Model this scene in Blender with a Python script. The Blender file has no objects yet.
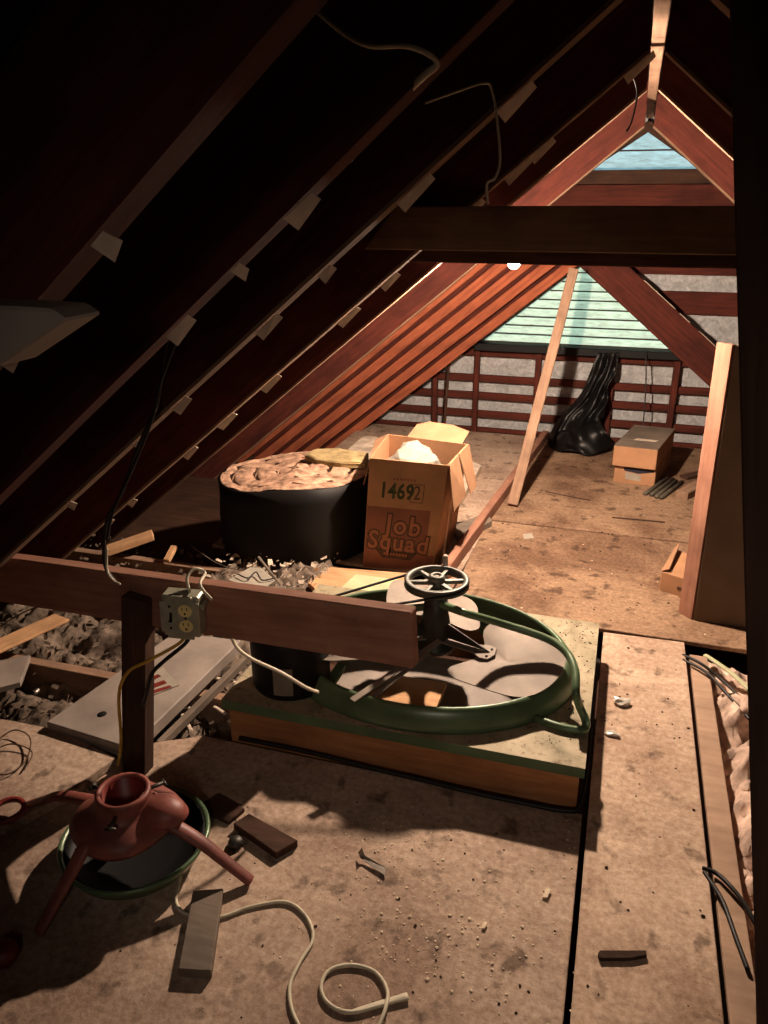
import bpy, bmesh, math, random
from mathutils import Vector, Matrix, noise
random.seed(7)
S = bpy.context.scene
COL = S.collection
PI = math.pi

# ------------------------------------------------------------------ camera
FPX = 780.0; CH = 1.5
PITCH = math.atan(306 / FPX); YAW = math.atan(256 * math.cos(PITCH) / FPX)
_fh = Vector((-math.sin(YAW), math.cos(YAW), 0)); _rt = Vector((math.cos(YAW), math.sin(YAW), 0)); _z = Vector((0, 0, 1))
_fw = _fh * math.cos(PITCH) - _z * math.sin(PITCH); _up = _fh * math.sin(PITCH) + _z * math.cos(PITCH)
EYE = Vector((0, 0, CH))
def at(u, v, z=None, y=None, x=None):
    """world point on the plane z=, y= or x= that was measured at photo point u, v"""
    d = _fw + _rt * ((u - 384) / FPX) - _up * ((v - 512) / FPX)
    if z is not None: t = (z - EYE.z) / d.z
    elif y is not None: t = (y - EYE.y) / d.y
    else: t = (x - EYE.x) / d.x
    return EYE + d * t
cam = bpy.data.cameras.new('camera'); cam.sensor_fit = 'HORIZONTAL'; cam.sensor_width = 36; cam.lens = FPX / 768 * 36
cam.clip_start = 0.02
co = bpy.data.objects.new('camera', cam); COL.objects.link(co); S.camera = co
co.location = EYE; co.rotation_euler = (PI / 2 - PITCH, 0, YAW)

# ------------------------------------------------------------------ materials
def lin(c):
    return tuple(((x / 255) / 12.92 if x / 255 <= .04045 else ((x / 255 + .055) / 1.055) ** 2.4) for x in c) + (1,)
class NT:
    def __init__(s, name):
        m = s.m = bpy.data.materials.new(name); m.use_nodes = True
        s.t = m.node_tree; s.n = s.t.nodes; s.l = s.t.links
        s.b = s.n['Principled BSDF']; s.o = s.n['Material Output']
    def add(s, k, **kw):
        n = s.n.new(k)
        for a, b in kw.items(): setattr(n, a, b)
        return n
    def coords(s, scale=(1, 1, 1), space='Object'):
        tc = s.add('ShaderNodeTexCoord'); mp = s.add('ShaderNodeMapping')
        s.l.new(tc.outputs[space], mp.inputs[0]); mp.inputs['Scale'].default_value = scale
        return mp.outputs[0]
    def noise(s, vec, scale, detail=4, rough=.6, dist=0):
        n = s.add('ShaderNodeTexNoise'); n.inputs['Scale'].default_value = scale; n.inputs['Detail'].default_value = detail
        n.inputs['Roughness'].default_value = rough; n.inputs['Distortion'].default_value = dist
        s.l.new(vec, n.inputs['Vector']); return n.outputs[0]
    def ramp(s, f, stops):
        r = s.add('ShaderNodeValToRGB'); e = r.color_ramp.elements
        while len(e) > 1: e.remove(e[-1])
        e[0].position = stops[0][0]; e[0].color = stops[0][1]
        for p, c in stops[1:]:
            q = e.new(p); q.color = c
        s.l.new(f, r.inputs[0]); return r.outputs[0]
    def mix(s, f, a, b, mode='MIX'):
        m = s.add('ShaderNodeMix', data_type='RGBA', blend_type=mode)
        for sock, val in ((m.inputs[0], f), (m.inputs[6], a), (m.inputs[7], b)):
            if isinstance(val, (int, float)): sock.default_value = val
            elif isinstance(val, tuple): sock.default_value = val
            else: s.l.new(val, sock)
        return m.outputs[2]
    def bump(s, h, st=.3, d=.005):
        b = s.add('ShaderNodeBump'); b.inputs['Strength'].default_value = st; b.inputs['Distance'].default_value = d
        s.l.new(h, b.inputs['Height']); s.l.new(b.outputs[0], s.b.inputs['Normal'])
    def fin(s, col, rough=.85, metal=0, spec=.3):
        if isinstance(col, tuple): s.b.inputs['Base Color'].default_value = col
        else: s.l.new(col, s.b.inputs['Base Color'])
        s.b.inputs['Roughness'].default_value = rough; s.b.inputs['Metallic'].default_value = metal
        s.b.inputs['Specular IOR Level'].default_value = spec
        return s.m
W1, B1 = (1, 1, 1, 1), (0, 0, 0, 1)
def wood(name, a, b, knots=True, rough=.85, grain=1.0, spec=.2):
    """grain runs along the local X axis"""
    t = NT(name); v = t.coords((1.2, 14 * grain, 14 * grain))
    g = t.noise(v, 3, 6, .65, .6); v2 = t.coords((1, 1, 1)); m = t.noise(v2, 5, 4)
    c = t.ramp(g, [(.3, lin(a)), (.7, lin(b))])
    c = t.mix(t.ramp(m, [(.42, B1), (.75, (.55, .55, .55, 1))]), c, lin([x * .6 for x in a]))
    t.bump(g, .25, .003)
    return t.fin(c, rough, 0, spec)
def plain(name, c, rough=.6, metal=0, var=.25, sc=8, spec=.4, bump=.1):
    t = NT(name); v = t.coords(); n = t.noise(v, sc, 5, .6)
    col = t.ramp(n, [(.3, lin([x * (1 - var) for x in c])), (.7, lin([min(255, x * (1 + var * .4)) for x in c]))])
    if bump: t.bump(n, bump, .004)
    return t.fin(col, rough, metal, spec)
def plywood(name, a, b, dark, stain=.56):
    t = NT(name); v = t.coords()
    vs = t.coords((1, 5, 1))
    g = t.noise(vs, 6, 8, .7, .4); f = t.noise(v, 60, 5, .75); m = t.noise(v, 2.3, 5, .62, .5); k = t.noise(v, 13, 4, .55, .3)
    c = t.ramp(g, [(.3, lin(a)), (.7, lin(b))])
    c = t.mix(t.ramp(m, [(.40, B1), (.62, (.8, .8, .8, 1))]), c, lin(dark))
    c = t.mix(t.ramp(k, [(.57, B1), (.68, (.7, .7, .7, 1))]), c, lin([x * .62 for x in dark]))
    c = t.mix(.75, c, t.ramp(f, [(.35, (.22, .22, .22, 1)), (.65, (.75, .75, .75, 1))]), 'SOFT_LIGHT')
    t.bump(f, .5, .004)
    return t.fin(c, .9, 0, .15)
M = {}
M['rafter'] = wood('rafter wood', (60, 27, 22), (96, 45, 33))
M['rafter_lit'] = wood('lit rafter wood', (136, 70, 48), (182, 104, 72))  # brighter copy of the rafter wood, bulb light put into the colour
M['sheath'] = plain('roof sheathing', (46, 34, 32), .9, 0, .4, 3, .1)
M['joist'] = wood('joist wood', (130, 102, 84), (166, 134, 110))
M['rail'] = wood('rail wood', (140, 96, 78), (172, 126, 104))
M['joistp'] = wood('pale joist', (164, 134, 112), (190, 160, 136))
M['pine'] = wood('pale pine', (184, 138, 100), (214, 172, 128))
M['dark'] = wood('dark stained wood', (54, 36, 28), (84, 58, 44))
M['tie'] = wood('collar tie wood', (110, 84, 66), (138, 110, 86))
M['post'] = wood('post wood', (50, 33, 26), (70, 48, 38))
M['curb'] = wood('curb wood', (150, 98, 62), (186, 132, 88))
M['ply'] = plywood('lightened dusty plywood', (172, 148, 128), (194, 170, 150), (138, 114, 98))  # dusty tone, raised so the foreground looks as well lit as the back
M['plyfar_dim'] = plywood('far plywood', (138, 112, 90), (164, 134, 108), (96, 70, 54))  # colour lowered to offset the strong bulb light on the far floor
M['plank'] = plywood('plank', (190, 164, 142), (212, 186, 162), (150, 122, 102))
M['fluff'] = plain('grey loose fill', (118, 104, 92), 1, 0, .5, 30, .05, .8)
M['fluff2'] = plain('pink and green insulation', (212, 184, 166), 1, 0, .35, 14, .05, .8)
M['card'] = plain('corrugated cardboard', (176, 132, 98), .85, 0, .12, 6, .15)
M['cardin'] = plain('cardboard inside', (164, 124, 94), .85, 0, .12, 9, .15)
M['ink_red'] = plain('red brown print', (142, 92, 76), .8, 0, .1, 12, .15, 0)
M['ink_lite'] = plain('orange letter print', (166, 108, 84), .8, 0, .1, 12, .15, 0)
M['ink_green'] = plain('green print', (70, 76, 50), .8, 0, .2, 30, .15, 0)
M['ink_dark'] = plain('dark print', (92, 70, 56), .8, 0, .2, 30, .15, 0)
M['white'] = plain('white paper', (160, 152, 138), .8, 0, .12, 12, .2)
M['kraft'] = plain('torn kraft paper', (214, 196, 176), .9, 0, .2, 12, .1)
M['blackpl'] = plain('black plastic sheet', (14, 13, 13), .42, 0, .3, 9, .4, .6)
M['rollside'] = plain('tar paper backing', (22, 18, 17), .6, 0, .4, 6, .25, .5)
M['rolltop'] = plain('pinkish felt edge', (168, 134, 112), 1, 0, .45, 26, .05, .9)
M['rolldark'] = plain('dark layer gap', (60, 42, 34), 1, 0, .3, 16, .05)
M['foam'] = plain('yellowed foam', (158, 138, 100), .95, 0, .3, 18, .1, .6)
M['green'] = plain('green enamel', (92, 116, 84), .32, .1, .25, 5, .5, .05)
M['steel'] = plain('dusty sheet steel', (134, 122, 110), .62, .25, .2, 6, .4, .08)
M['iron'] = plain('dark cast iron', (66, 62, 56), .5, .5, .35, 14, .5, .2)
M['pulley'] = plain('dusty pulley metal', (104, 104, 96), .5, .4, .2, 14, .5, .1)
M['rubber'] = plain('black rubber', (24, 22, 22), .55, 0, .2, 20, .4, 0)
M['black'] = plain('black paint', (12, 11, 12), .6, 0, .3, 10, .25, .05)
M['galv'] = plain('galvanised box', (170, 168, 146), .45, .35, .14, 24, .5, .05)
M['ivory'] = plain('ivory plastic', (224, 206, 140), .4, 0, .05, 10, .5, 0)
M['slot'] = plain('slot black', (20, 16, 12), .8, 0, 0, 10, .2, 0)
M['red'] = plain('worn red paint', (136, 76, 66), .5, 0, .3, 11, .4, .15)
M['redin'] = plain('bright red paint', (118, 38, 34), .45, 0, .25, 12, .5, .1)
M['wire'] = plain('cream cable jacket', (206, 196, 170), .55, 0, .12, 30, .4, 0)
M['wirey'] = plain('yellow cable jacket', (200, 158, 66), .55, 0, .12, 30, .4, 0)
M['wired'] = plain('black cable jacket', (28, 25, 24), .5, 0, .2, 30, .4, 0)
M['gray'] = plain('grey painted panel', (150, 138, 128), .6, 0, .2, 5, .3, .15)
M['graywood'] = wood('weathered grey wood', (104, 92, 82), (134, 120, 106))
M['brownpanel'] = plain('brown hardboard', (118, 100, 84), .75, 0, .12, 4, .2, .05)
M['metal'] = plain('small bright metal', (150, 140, 130), .35, .7, .3, 20, .5, .1)
M['rod'] = plain('dark grey pipe', (92, 86, 74), .5, .3, .25, 20, .4, .1)
M['crumb'] = plain('plaster crumb', (226, 206, 178), .9, 0, .15, 60, .2, 0)
M['bark'] = plain('dark grime', (62, 44, 34), .9, 0, .3, 60, .2, 0)
M['blue'] = plain('blue black print', (44, 44, 56), .7, 0, .3, 14, .3, 0)
M['clear'] = plain('cloudy plastic scrap', (206, 200, 186), .2, 0, .1, 20, .6, .2)
M['porcelain'] = plain('porcelain', (220, 214, 200), .3, 0, .05, 20, .5, 0)
M['mint'] = plain('pale green paper', (188, 190, 152), .9, 0, .1, 8, .2, 0)
# dusty top of the fan plate: wide blotches
t = NT('dusty green plate'); v = t.coords(); n1 = t.noise(v, 9, 6, .6, .6); n2 = t.noise(v, 45, 5, .7)
c = t.ramp(n1, [(.3, lin((122, 116, 92))), (.5, lin((158, 146, 120))), (.72, lin((184, 170, 144)))])
c = t.mix(t.ramp(n2, [(.55, B1), (.7, W1)]), c, lin((104, 84, 60))); t.bump(n2, .2, .003)
M['plate'] = t.fin(c, .7, .1, .3)
# foil faced wall board
t = NT('foil wall board'); v = t.coords((1, 1, 1)); n1 = t.noise(v, 14, 8, .8, 2.2); n2 = t.noise(v, 16, 8, .8, 2.0)
c = t.ramp(n2, [(.35, lin((172, 172, 172))), (.62, lin((232, 233, 234)))]); t.bump(n1, 1.0, .03)
M['foil'] = t.fin(c, .5, .0, .5)
# louvre blade: daylight glows through the milky blades
def glow(name, c, e, ec):
    t = NT(name); v = t.coords((2.5, 1, 12)); n = t.noise(v, 5, 5, .6)
    t.fin(t.ramp(n, [(.3, lin([x * .8 for x in c])), (.7, lin(c))]), .6)
    em = t.ramp(n, [(.3, lin([x * .78 for x in ec])), (.65, lin(ec))]); t.l.new(em, t.b.inputs['Emission Color'])
    t.b.inputs['Emission Strength'].default_value = e
    return t.m
M['louvre'] = glow('daylit green louvre', (175, 192, 180), .85, (190, 226, 202))
M['louvre_top'] = glow('daylit blue louvre', (150, 176, 184), .8, (150, 200, 212))
t = NT('bulb glass'); t.fin(lin((255, 240, 220)), .3); t.b.inputs['Emission Color'].default_value = (1, .76, .58, 1)
BULB_E = 8600; t.b.inputs['Emission Strength'].default_value = BULB_E; M['bulb'] = t.m

# ------------------------------------------------------------------ mesh helpers
def link(name, bm, mat, parent=None, smooth=False, mw=None):
    me = bpy.data.meshes.new(name)
    bmesh.ops.recalc_face_normals(bm, faces=bm.faces[:])
    bm.to_mesh(me); bm.free()
    for m in (mat if isinstance(mat, (list, tuple)) else [mat]): me.materials.append(m)
    if smooth:
        for p in me.polygons: p.use_smooth = True
    o = bpy.data.objects.new(name, me); COL.objects.link(o)
    if mw is not None: o.matrix_world = mw
    if parent:
        o.parent = parent; o.matrix_parent_inverse = Matrix.Translation(parent.location).inverted() if parent.type == 'EMPTY' or True else Matrix()
    return o
def tag(o, label=None, cat=None, group=None, kind=None):
    if label: o['label'] = label
    if cat: o['category'] = cat
    if group: o['group'] = group
    if kind: o['kind'] = kind
    return o
def thing(name, loc, label, cat, group=None):
    o = bpy.data.objects.new(name, None); COL.objects.link(o); o.location = loc; o.empty_display_size = .05
    return tag(o, label, cat, group)
def bevel(bm, w, seg=1):
    if w > 0: bmesh.ops.bevel(bm, geom=bm.edges[:], offset=w, segments=seg, affect='EDGES', profile=.5, clamp_overlap=True)
def box_bm(x0, x1, y0, y1, z0, z1, bv=.0, bm=None):
    b = bmesh.new(); bmesh.ops.create_cube(b, size=1)
    for q in b.verts: q.co = Vector(((x0 + x1) / 2 + q.co.x * (x1 - x0), (y0 + y1) / 2 + q.co.y * (y1 - y0), (z0 + z1) / 2 + q.co.z * (z1 - z0)))
    bevel(b, bv)
    if bm is not None:
        merge(bm, b); return bm
    return b
def merge(bm, b, mi=None):
    mp = {}
    for q in b.verts: mp[q] = bm.verts.new(q.co)
    for f in b.faces:
        try:
            g = bm.faces.new([mp[q] for q in f.verts]); g.material_index = f.material_index if mi is None else mi; g.smooth = f.smooth
        except ValueError: pass
    b.free()
def frame(p0, p1, up):
    x = (Vector(p1) - Vector(p0)); L = x.length; x.normalize()
    z = Vector(up) - x * Vector(up).dot(x); z.normalize(); y = z.cross(x)
    m = Matrix((x, y, z)).transposed().to_4x4(); m.translation = Vector(p0)
    return m, L
def rough_board(L, w, h, bv=.003, wob=.0015, top=0, ends=None):
    """board along +X, width w in Y (centred), z from -h to 0 (top=0)"""
    n = max(2, int(L / .12)); b = bmesh.new(); rings = []
    sd = random.uniform(0, 99)
    for i in range(n + 1):
        x = L * i / n; r = []
        for (yy, zz) in ((-w / 2, -h), (w / 2, -h), (w / 2, 0), (-w / 2, 0)):
            o = noise.noise_vector(Vector((x * 3 + sd, yy * 5, zz * 5))) * wob
            xx = x
            if ends:
                f = -zz / h
                if i == 0: xx += ends[0] * f
                if i == n: xx += ends[1] * f
            r.append(b.verts.new((xx, yy + o.y, zz + o.z)))
        rings.append(r)
    for i in range(n):
        for k in range(4): b.faces.new((rings[i][k], rings[i][(k + 1) % 4], rings[i + 1][(k + 1) % 4], rings[i + 1][k]))
    b.faces.new(rings[0][::-1]); b.faces.new(rings[-1])
    if bv > 0:
        bmesh.ops.recalc_face_normals(b, faces=b.faces[:])
        es = [e for e in b.edges if len(e.link_faces) == 2 and e.calc_face_angle(0) > .5]
        bmesh.ops.bevel(b, geom=es, offset=bv, segments=1, affect='EDGES', clamp_overlap=True)
    return b
def board(name, p0, p1, w, h, mat, up=(0, 0, 1), label=None, cat='board', group=None, parent=None, ends=None, bv=.003, wob=.0015):
    """p0, p1 run along the centre of the top face"""
    m, L = frame(p0, p1, up)
    o = link(name, rough_board(L, w, h, bv, wob, ends=ends), mat, None, mw=m)
    if parent: o.parent = parent; o.matrix_parent_inverse = Matrix.Translation(parent.location).inverted()
    if label: tag(o, label, cat, group)
    return o
def prism(pts, thick, bv=0, n=None):
    """closed outline of world points, extruded against its normal (or along n) by thick"""
    b = bmesh.new(); vs = [b.verts.new(p) for p in pts]; f = b.faces.new(vs); f.normal_update()
    nn = Vector(n) if n is not None else -f.normal
    r = bmesh.ops.extrude_face_region(b, geom=[f])
    for e in r['geom']:
        if isinstance(e, bmesh.types.BMVert): e.co += nn * thick
    bmesh.ops.recalc_face_normals(b, faces=b.faces[:])
    bevel(b, bv)
    return b
def catmull(pts, n=8, closed=False):
    P = [Vector(p) for p in pts]; out = []; N = len(P)
    rng = N if closed else N - 1
    for i in range(rng):
        a = P[(i - 1) % N] if closed or i > 0 else P[0]; b = P[i]; c = P[(i + 1) % N]; d = P[(i + 2) % N] if closed or i + 2 < N else P[-1]
        for k in range(n):
            t = k / n
            out.append(.5 * ((2 * b) + (c - a) * t + (2 * a - 5 * b + 4 * c - d) * t * t + (3 * b - a - 3 * c + d) * t ** 3))
    if not closed: out.append(P[-1])
    return out
def tube(pts, r, seg=8, closed=False, sm=8, bm=None, flat=1.0):
    pp = catmull(pts, sm, closed) if sm > 1 else [Vector(p) for p in pts]
    b = bmesh.new(); N = len(pp); rings = []
    nrm = None
    for i, p in enumerate(pp):
        tg = (pp[(i + 1) % N] - pp[i - 1]) if closed or 0 < i < N - 1 else (pp[1] - pp[0] if i == 0 else pp[-1] - pp[-2])
        if tg.length < 1e-9: tg = Vector((0, 0, 1))
        tg.normalize()
        if nrm is None:
            nrm = Vector((0, 0, 1)) if abs(tg.z) < .9 else Vector((1, 0, 0))
        nrm = (nrm - tg * nrm.dot(tg))
        if nrm.length < 1e-6: nrm = tg.orthogonal()
        nrm.normalize(); bn = tg.cross(nrm)
        rr = r(i / max(1, N - 1)) if callable(r) else r
        rings.append([b.verts.new(p + (nrm * math.cos(a) * flat + bn * math.sin(a)) * rr) for a in [2 * PI * k / seg for k in range(seg)]])
    for i in range(N if closed else N - 1):
        A, Bq = rings[i], rings[(i + 1) % N]
        for k in range(seg):
            f = b.faces.new((A[k], A[(k + 1) % seg], Bq[(k + 1) % seg], Bq[k])); f.smooth = True
    if not closed: b.faces.new(rings[0][::-1]); b.faces.new(rings[-1])
    if bm is not None: merge(bm, b); return bm
    return b
def lathe(prof, seg=48, c=(0, 0, 0), sx=1, sy=1, closed=False, a0=0, a1=2 * PI, smooth=True):
    """prof: list of (r, z)"""
    b = bmesh.new(); full = abs(a1 - a0 - 2 * PI) < 1e-6; rings = []
    n = seg if full else seg + 1
    for k in range(n):
        a = a0 + (a1 - a0) * k / seg
        rings.append([b.verts.new((c[0] + math.cos(a) * r * sx, c[1] + math.sin(a) * r * sy, c[2] + z)) for r, z in prof])
    m = len(prof)
    for k in range(seg):
        A, Bq = rings[k], rings[(k + 1) % n]
        for i in range(m if closed else m - 1):
            j = (i + 1) % m
            q = [A[i], Bq[i], Bq[j], A[j]]
            try: f = b.faces.new(q); f.smooth = smooth
            except ValueError: pass
    bmesh.ops.remove_doubles(b, verts=b.verts[:], dist=1e-6)
    return b
def fluff(name, x0, x1, y0, y1, z, h, mat, seed, label, cat='insulation', res=.02, flakes=0, fmat=None, inside=None, rg=1.0):
    b = bmesh.new(); nx = max(3, int((x1 - x0) / res)); ny = max(3, int((y1 - y0) / res)); g = {}
    for i in range(nx + 1):
        for j in range(ny + 1):
            x = x0 + (x1 - x0) * i / nx; y = y0 + (y1 - y0) * j / ny
            n = noise.fractal(Vector((x * 9 + seed, y * 9, seed * 3.1)), 0.9, 2.1, 5) * rg
            n2 = abs(noise.noise(Vector((x * 26, y * 26, seed))))
            e = min(1, 8 * min(i / nx, 1 - i / nx), 8 * min(j / ny, 1 - j / ny))
            g[i, j] = b.verts.new((x + noise.noise(Vector((x * 30, y * 30, 5))) * .01, y, z + (h * (.5 + .6 * n) + n2 * h * .6) * (.35 + .65 * e)))
    for i in range(nx):
        for j in range(ny):
            f = b.faces.new((g[i, j], g[i + 1, j], g[i + 1, j + 1], g[i, j + 1])); f.smooth = True
    R = random.Random(seed)
    for k in range(flakes):
        x = R.uniform(x0, x1); y = R.uniform(y0, y1); s = R.uniform(.004, .017)
        p = Vector((x, y, z + h * R.uniform(.7, 1.35))); u = Vector((R.gauss(0, 1), R.gauss(0, 1), R.gauss(0, .5))).normalized() * s
        w = u.orthogonal().normalized() * s * R.uniform(.25, .8)
        vs = [b.verts.new(p + q) for q in (-u - w, u - w * .6, u * .8 + w, -u * .7 + w)]
        vs2 = [b.verts.new(q.co + u.cross(w).normalized() * .0015) for q in vs]
        for q in ((0, 1, 2, 3),):
            f = b.faces.new([vs[i] for i in q]); f.material_index = 1; f = b.faces.new([vs2[i] for i in q][::-1]); f.material_index = 1
        for i in range(4):
            f = b.faces.new((vs[i], vs[(i + 1) % 4], vs2[(i + 1) % 4], vs2[i])); f.material_index = 1
    o = link(name, b, [mat, fmat or mat])
    return tag(o, label, cat, kind='stuff')
def struct(name, bm, mat, smooth=False):
    return tag(link(name, bm, mat, smooth=smooth), kind='structure')

# ------------------------------------------------------------------ shell
SL = 0.82; Z0 = 1.88; DZ = .20; GY = 5.40; HALF = 2.62
struct('floor', box_bm(-2.9, 2.9, -1.6, 5.7, -.26, -.2), M['dark'])
for sg in (-1, 1):
    nm = 'ceiling'
    b = bmesh.new()
    # roof sheathing of boards running along the ridge
    n = 20; d = Vector((sg, 0, -SL)).normalized(); nn = Vector((sg * SL, 0, 1)).normalized(); LL = 3.95; wbd = LL / n
    for k in range(n):
        off = random.uniform(-.002, .002); p = Vector((0, 0, Z0 + DZ)) + d * (wbd * k) + nn * off
        c = [p, p + d * (wbd - .004), p + d * (wbd - .004) + nn * .03, p + nn * .03]
        vs = [[b.verts.new((q.x, y, q.z)) for q in c] for y in (-1.6, 5.7)]
        for i in range(4): b.faces.new((vs[0][i], vs[0][(i + 1) % 4], vs[1][(i + 1) % 4], vs[1][i]))
        b.faces.new(vs[0]); b.faces.new(vs[1][::-1])
    p = Vector((0, 0, Z0 + DZ)) + nn * .032   # roofing felt keeps daylight out of the board gaps
    c = [p - d * .1, p + d * LL, p + d * LL + nn * .02, p - d * .1 + nn * .02]
    vs = [[b.verts.new((q.x, y, q.z)) for q in c] for y in (-1.6, 5.7)]
    for i in range(4): b.faces.new((vs[0][i], vs[0][(i + 1) % 4], vs[1][(i + 1) % 4], vs[1][i]))
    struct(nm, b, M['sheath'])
struct('wall_front', prism([(-2.9, -1.55, -.26), (2.9, -1.55, -.26), (2.9, -1.55, 0), (0, -1.55, 2.3), (-2.9, -1.55, 0)], .05), M['sheath'])
# gable wall with two triangular openings
def gable_wall():
    b = bmesh.new()
    def q(pts, y=5.44, t=.05):
        merge(b, prism([(x, y, z) for x, z in pts], t, n=(0, 1, 0)))
    q([(-2.9, -.26), (2.9, -.26), (2.9, .60), (-2.9, .60)])
    # big louvre z .60 - 1.30, sides at z = 1.40 - .82 x
    zt = 1.20; xa = -.244
    q([(-2.9, .60), ((.60 - 1.40) / SL, .60), (xa, zt), (-2.9, zt)]); q([(2.9, .60), (2.9, zt), (xa, zt), ((1.0 - .60) / SL, .60)])
    q([(-2.9, zt), (2.9, zt), (2.9, 1.70), (-2.9, 1.70)])
    xb2 = (1.96 - 1.70) / SL
    q([(-2.9, 1.70), (-xb2, 1.70), (-.01, 1.95), (-.01, 2.4), (-2.9, 2.4)]); q([(2.9, 1.70), (xb2, 1.70), (.01, 1.95), (.01, 2.4), (2.9, 2.4)])
    return b
struct('wall_back', gable_wall(), M['foil'])
# windows: louvre blades with frame
def louvre_window(name, zlo, zhi, zl_, zr_, pitch, mat, y=5.44):
    root = thing(name, (0, y, zlo), None, None); root['kind'] = 'structure'
    k = 0; z = zlo
    while z < zhi - .02:
        z2 = min(z + pitch, zhi); l0, l1, r0, r1 = (z - zl_) / SL, (z2 - zl_) / SL, (zr_ - z) / SL, (zr_ - z2) / SL
        # blade: bottom edge leans outward, top edge comes in
        y0 = y + .015; y1 = y + .052
        pts = [(l0, y0, z + .003), (r0, y0, z + .003), (max(r1, l1 + .01), y1, z2), (l1, y1, z2)]
        link('slat', prism(pts, .004), mat, root)
        pts = [(l0, y0 - .012, z), (r0, y0 - .012, z), (r0, y0 + .006, z), (l0, y0 + .006, z)]
        link('slat_edge', prism(pts, .007), M['dark'], root)
        z = z2
    return root
w1 = louvre_window('window_1', .63, 1.195, 1.40, 1.0, .0585, M['louvre'])
w2 = louvre_window('window_2', 1.70, 1.93, 1.955, 1.955, .118, M['louvre_top'])
link('window_backing', prism([(-1.3, 5.52, .5), (1.3, 5.52, .5), (0, 5.52, 2.1)], .01, n=(0, 1, 0)), M['sheath'], w1)
def gsk(pts, mat, parent, nm): return link(nm, prism(pts, .05, n=(0, 1, 0)), mat, parent)
board('window_frame', (-.98, 5.37, .63), (.50, 5.37, .63), .10, .05, M['black'], parent=w1)
for sg in (-1, 1):
    board('window_frame', (sg * .42, 5.40, 1.70), (sg * .001, 5.40, 1.97), .06, .05, M['dark'], parent=w2)
board('window_frame', (-.62, 5.39, 1.705), (.62, 5.39, 1.705), .06, .085, M['dark'], parent=w2)

# gable studs and rails
rails = [(.585, .055), (.40, .048), (.275, .048), (.145, .048), (.02, .03)]
rl = ['top', 'second', 'third', 'fourth', 'lowest']
for (z, h), nme in zip(rails, rl):
    board('wall_rail', (-2.45, 5.405, z), (2.45, 5.405, z), .03, h, M['rafter'], label='%s of the brown horizontal rails across the gable wall' % nme if nme in ('top', 'lowest') else '%s brown horizontal rail down from the window sill on the gable wall' % nme, cat='rail', group='rails on the gable wall', wob=.003)
for z, hw in ((1.0, 1.5), (1.40, 1.0)):
    board('wall_rail', (.10 if z < 1.1 else -.02, 5.405, z), (hw, 5.405, z), .03, .14 if z < 1.1 else .30, M['rafter'], label='brown rail right of the green louvres, %s of the two' % ('lower' if z < 1.1 else 'upper'), cat='rail', group='rails on the gable wall')
for i, (x, ztop, w) in enumerate([(-1.26, .60, .035), (-.965, .60, .035), (-.545, .60, .04), (-.06, .60, .04), (.34, .60, .04), (.80, 1.2, .04), (-1.75, .5, .035)]):
    lab = ['brown gable stud left of the thin dark pipe', 'brown gable stud between the thin dark pipe and the leaning pole', 'brown gable stud seen behind the leaning pole', 'brown gable stud right of the black plastic drape', 'brown gable stud behind the stacked cartons', 'brown gable stud hidden partly by the leaning panel', 'gable stud low under the left rafters'][i]
    board('wall_stud', (x, 5.36, -.1), (x, 5.36, ztop), w, .045, M['rafter'], up=(0, -1, 0), label=lab, cat='stud', group='studs of the gable wall', wob=.003)
tag(link('conduit_pipe', tube([(-1.17, 5.30, 0), (-1.16, 5.31, .3), (-1.15, 5.33, .66)], .011, sm=2), M['dark'], smooth=True), 'thin dark pipe standing against the gable wall left side', 'pipe')
board('gable_crossbeam', (-.75, 5.34, 1.62), (.75, 5.34, 1.62), .04, .235, M['rafter'], label='reddish crossbeam just below the small blue louvre', cat='beam')

# ------------------------------------------------------------------ rafters
def scrap(parent, c, dx, dn, y, w):
    """torn bit of kraft paper stapled on the underside of a rafter. c = distance down the slope"""
    pass
RY = [.68, 1.08, 1.55, 2.34, 3.04, 4.42]
names = ['closest to the viewer', 'second from the viewer', 'third from the viewer', 'third from the gable', 'second from the gable', 'last before the gable']
scr = {  # per left rafter, photo positions of pale scraps (u, v, length, width)
    0: [(48, 157, .035, .03), (30, 365, .06, .02)],
    1: [(165, 18, .09, .03), (133, 260, .09, .02), (190, 197, .03, .03)],
    2: [(231, 272, .09, .022), (288, 217, .05, .02), (313, 70, .04, .03), (103, 395, .03, .02), (38, 458, .03, .02), (470, 32, .10, .035), (146, 353, .07, .022), (372, 128, .11, .02)],
    3: [(200, 382, .10, .03), (242, 342, .10, .03), (320, 275, .10, .035), (443, 158, .06, .03), (505, 95, .09, .04), (360, 238, .08, .03), (105, 465, .05, .02), (160, 410, .08, .02), (84, 487, .05, .02), (480, 115, .1, .02), (600, 8, .1, .035)],
}
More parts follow.
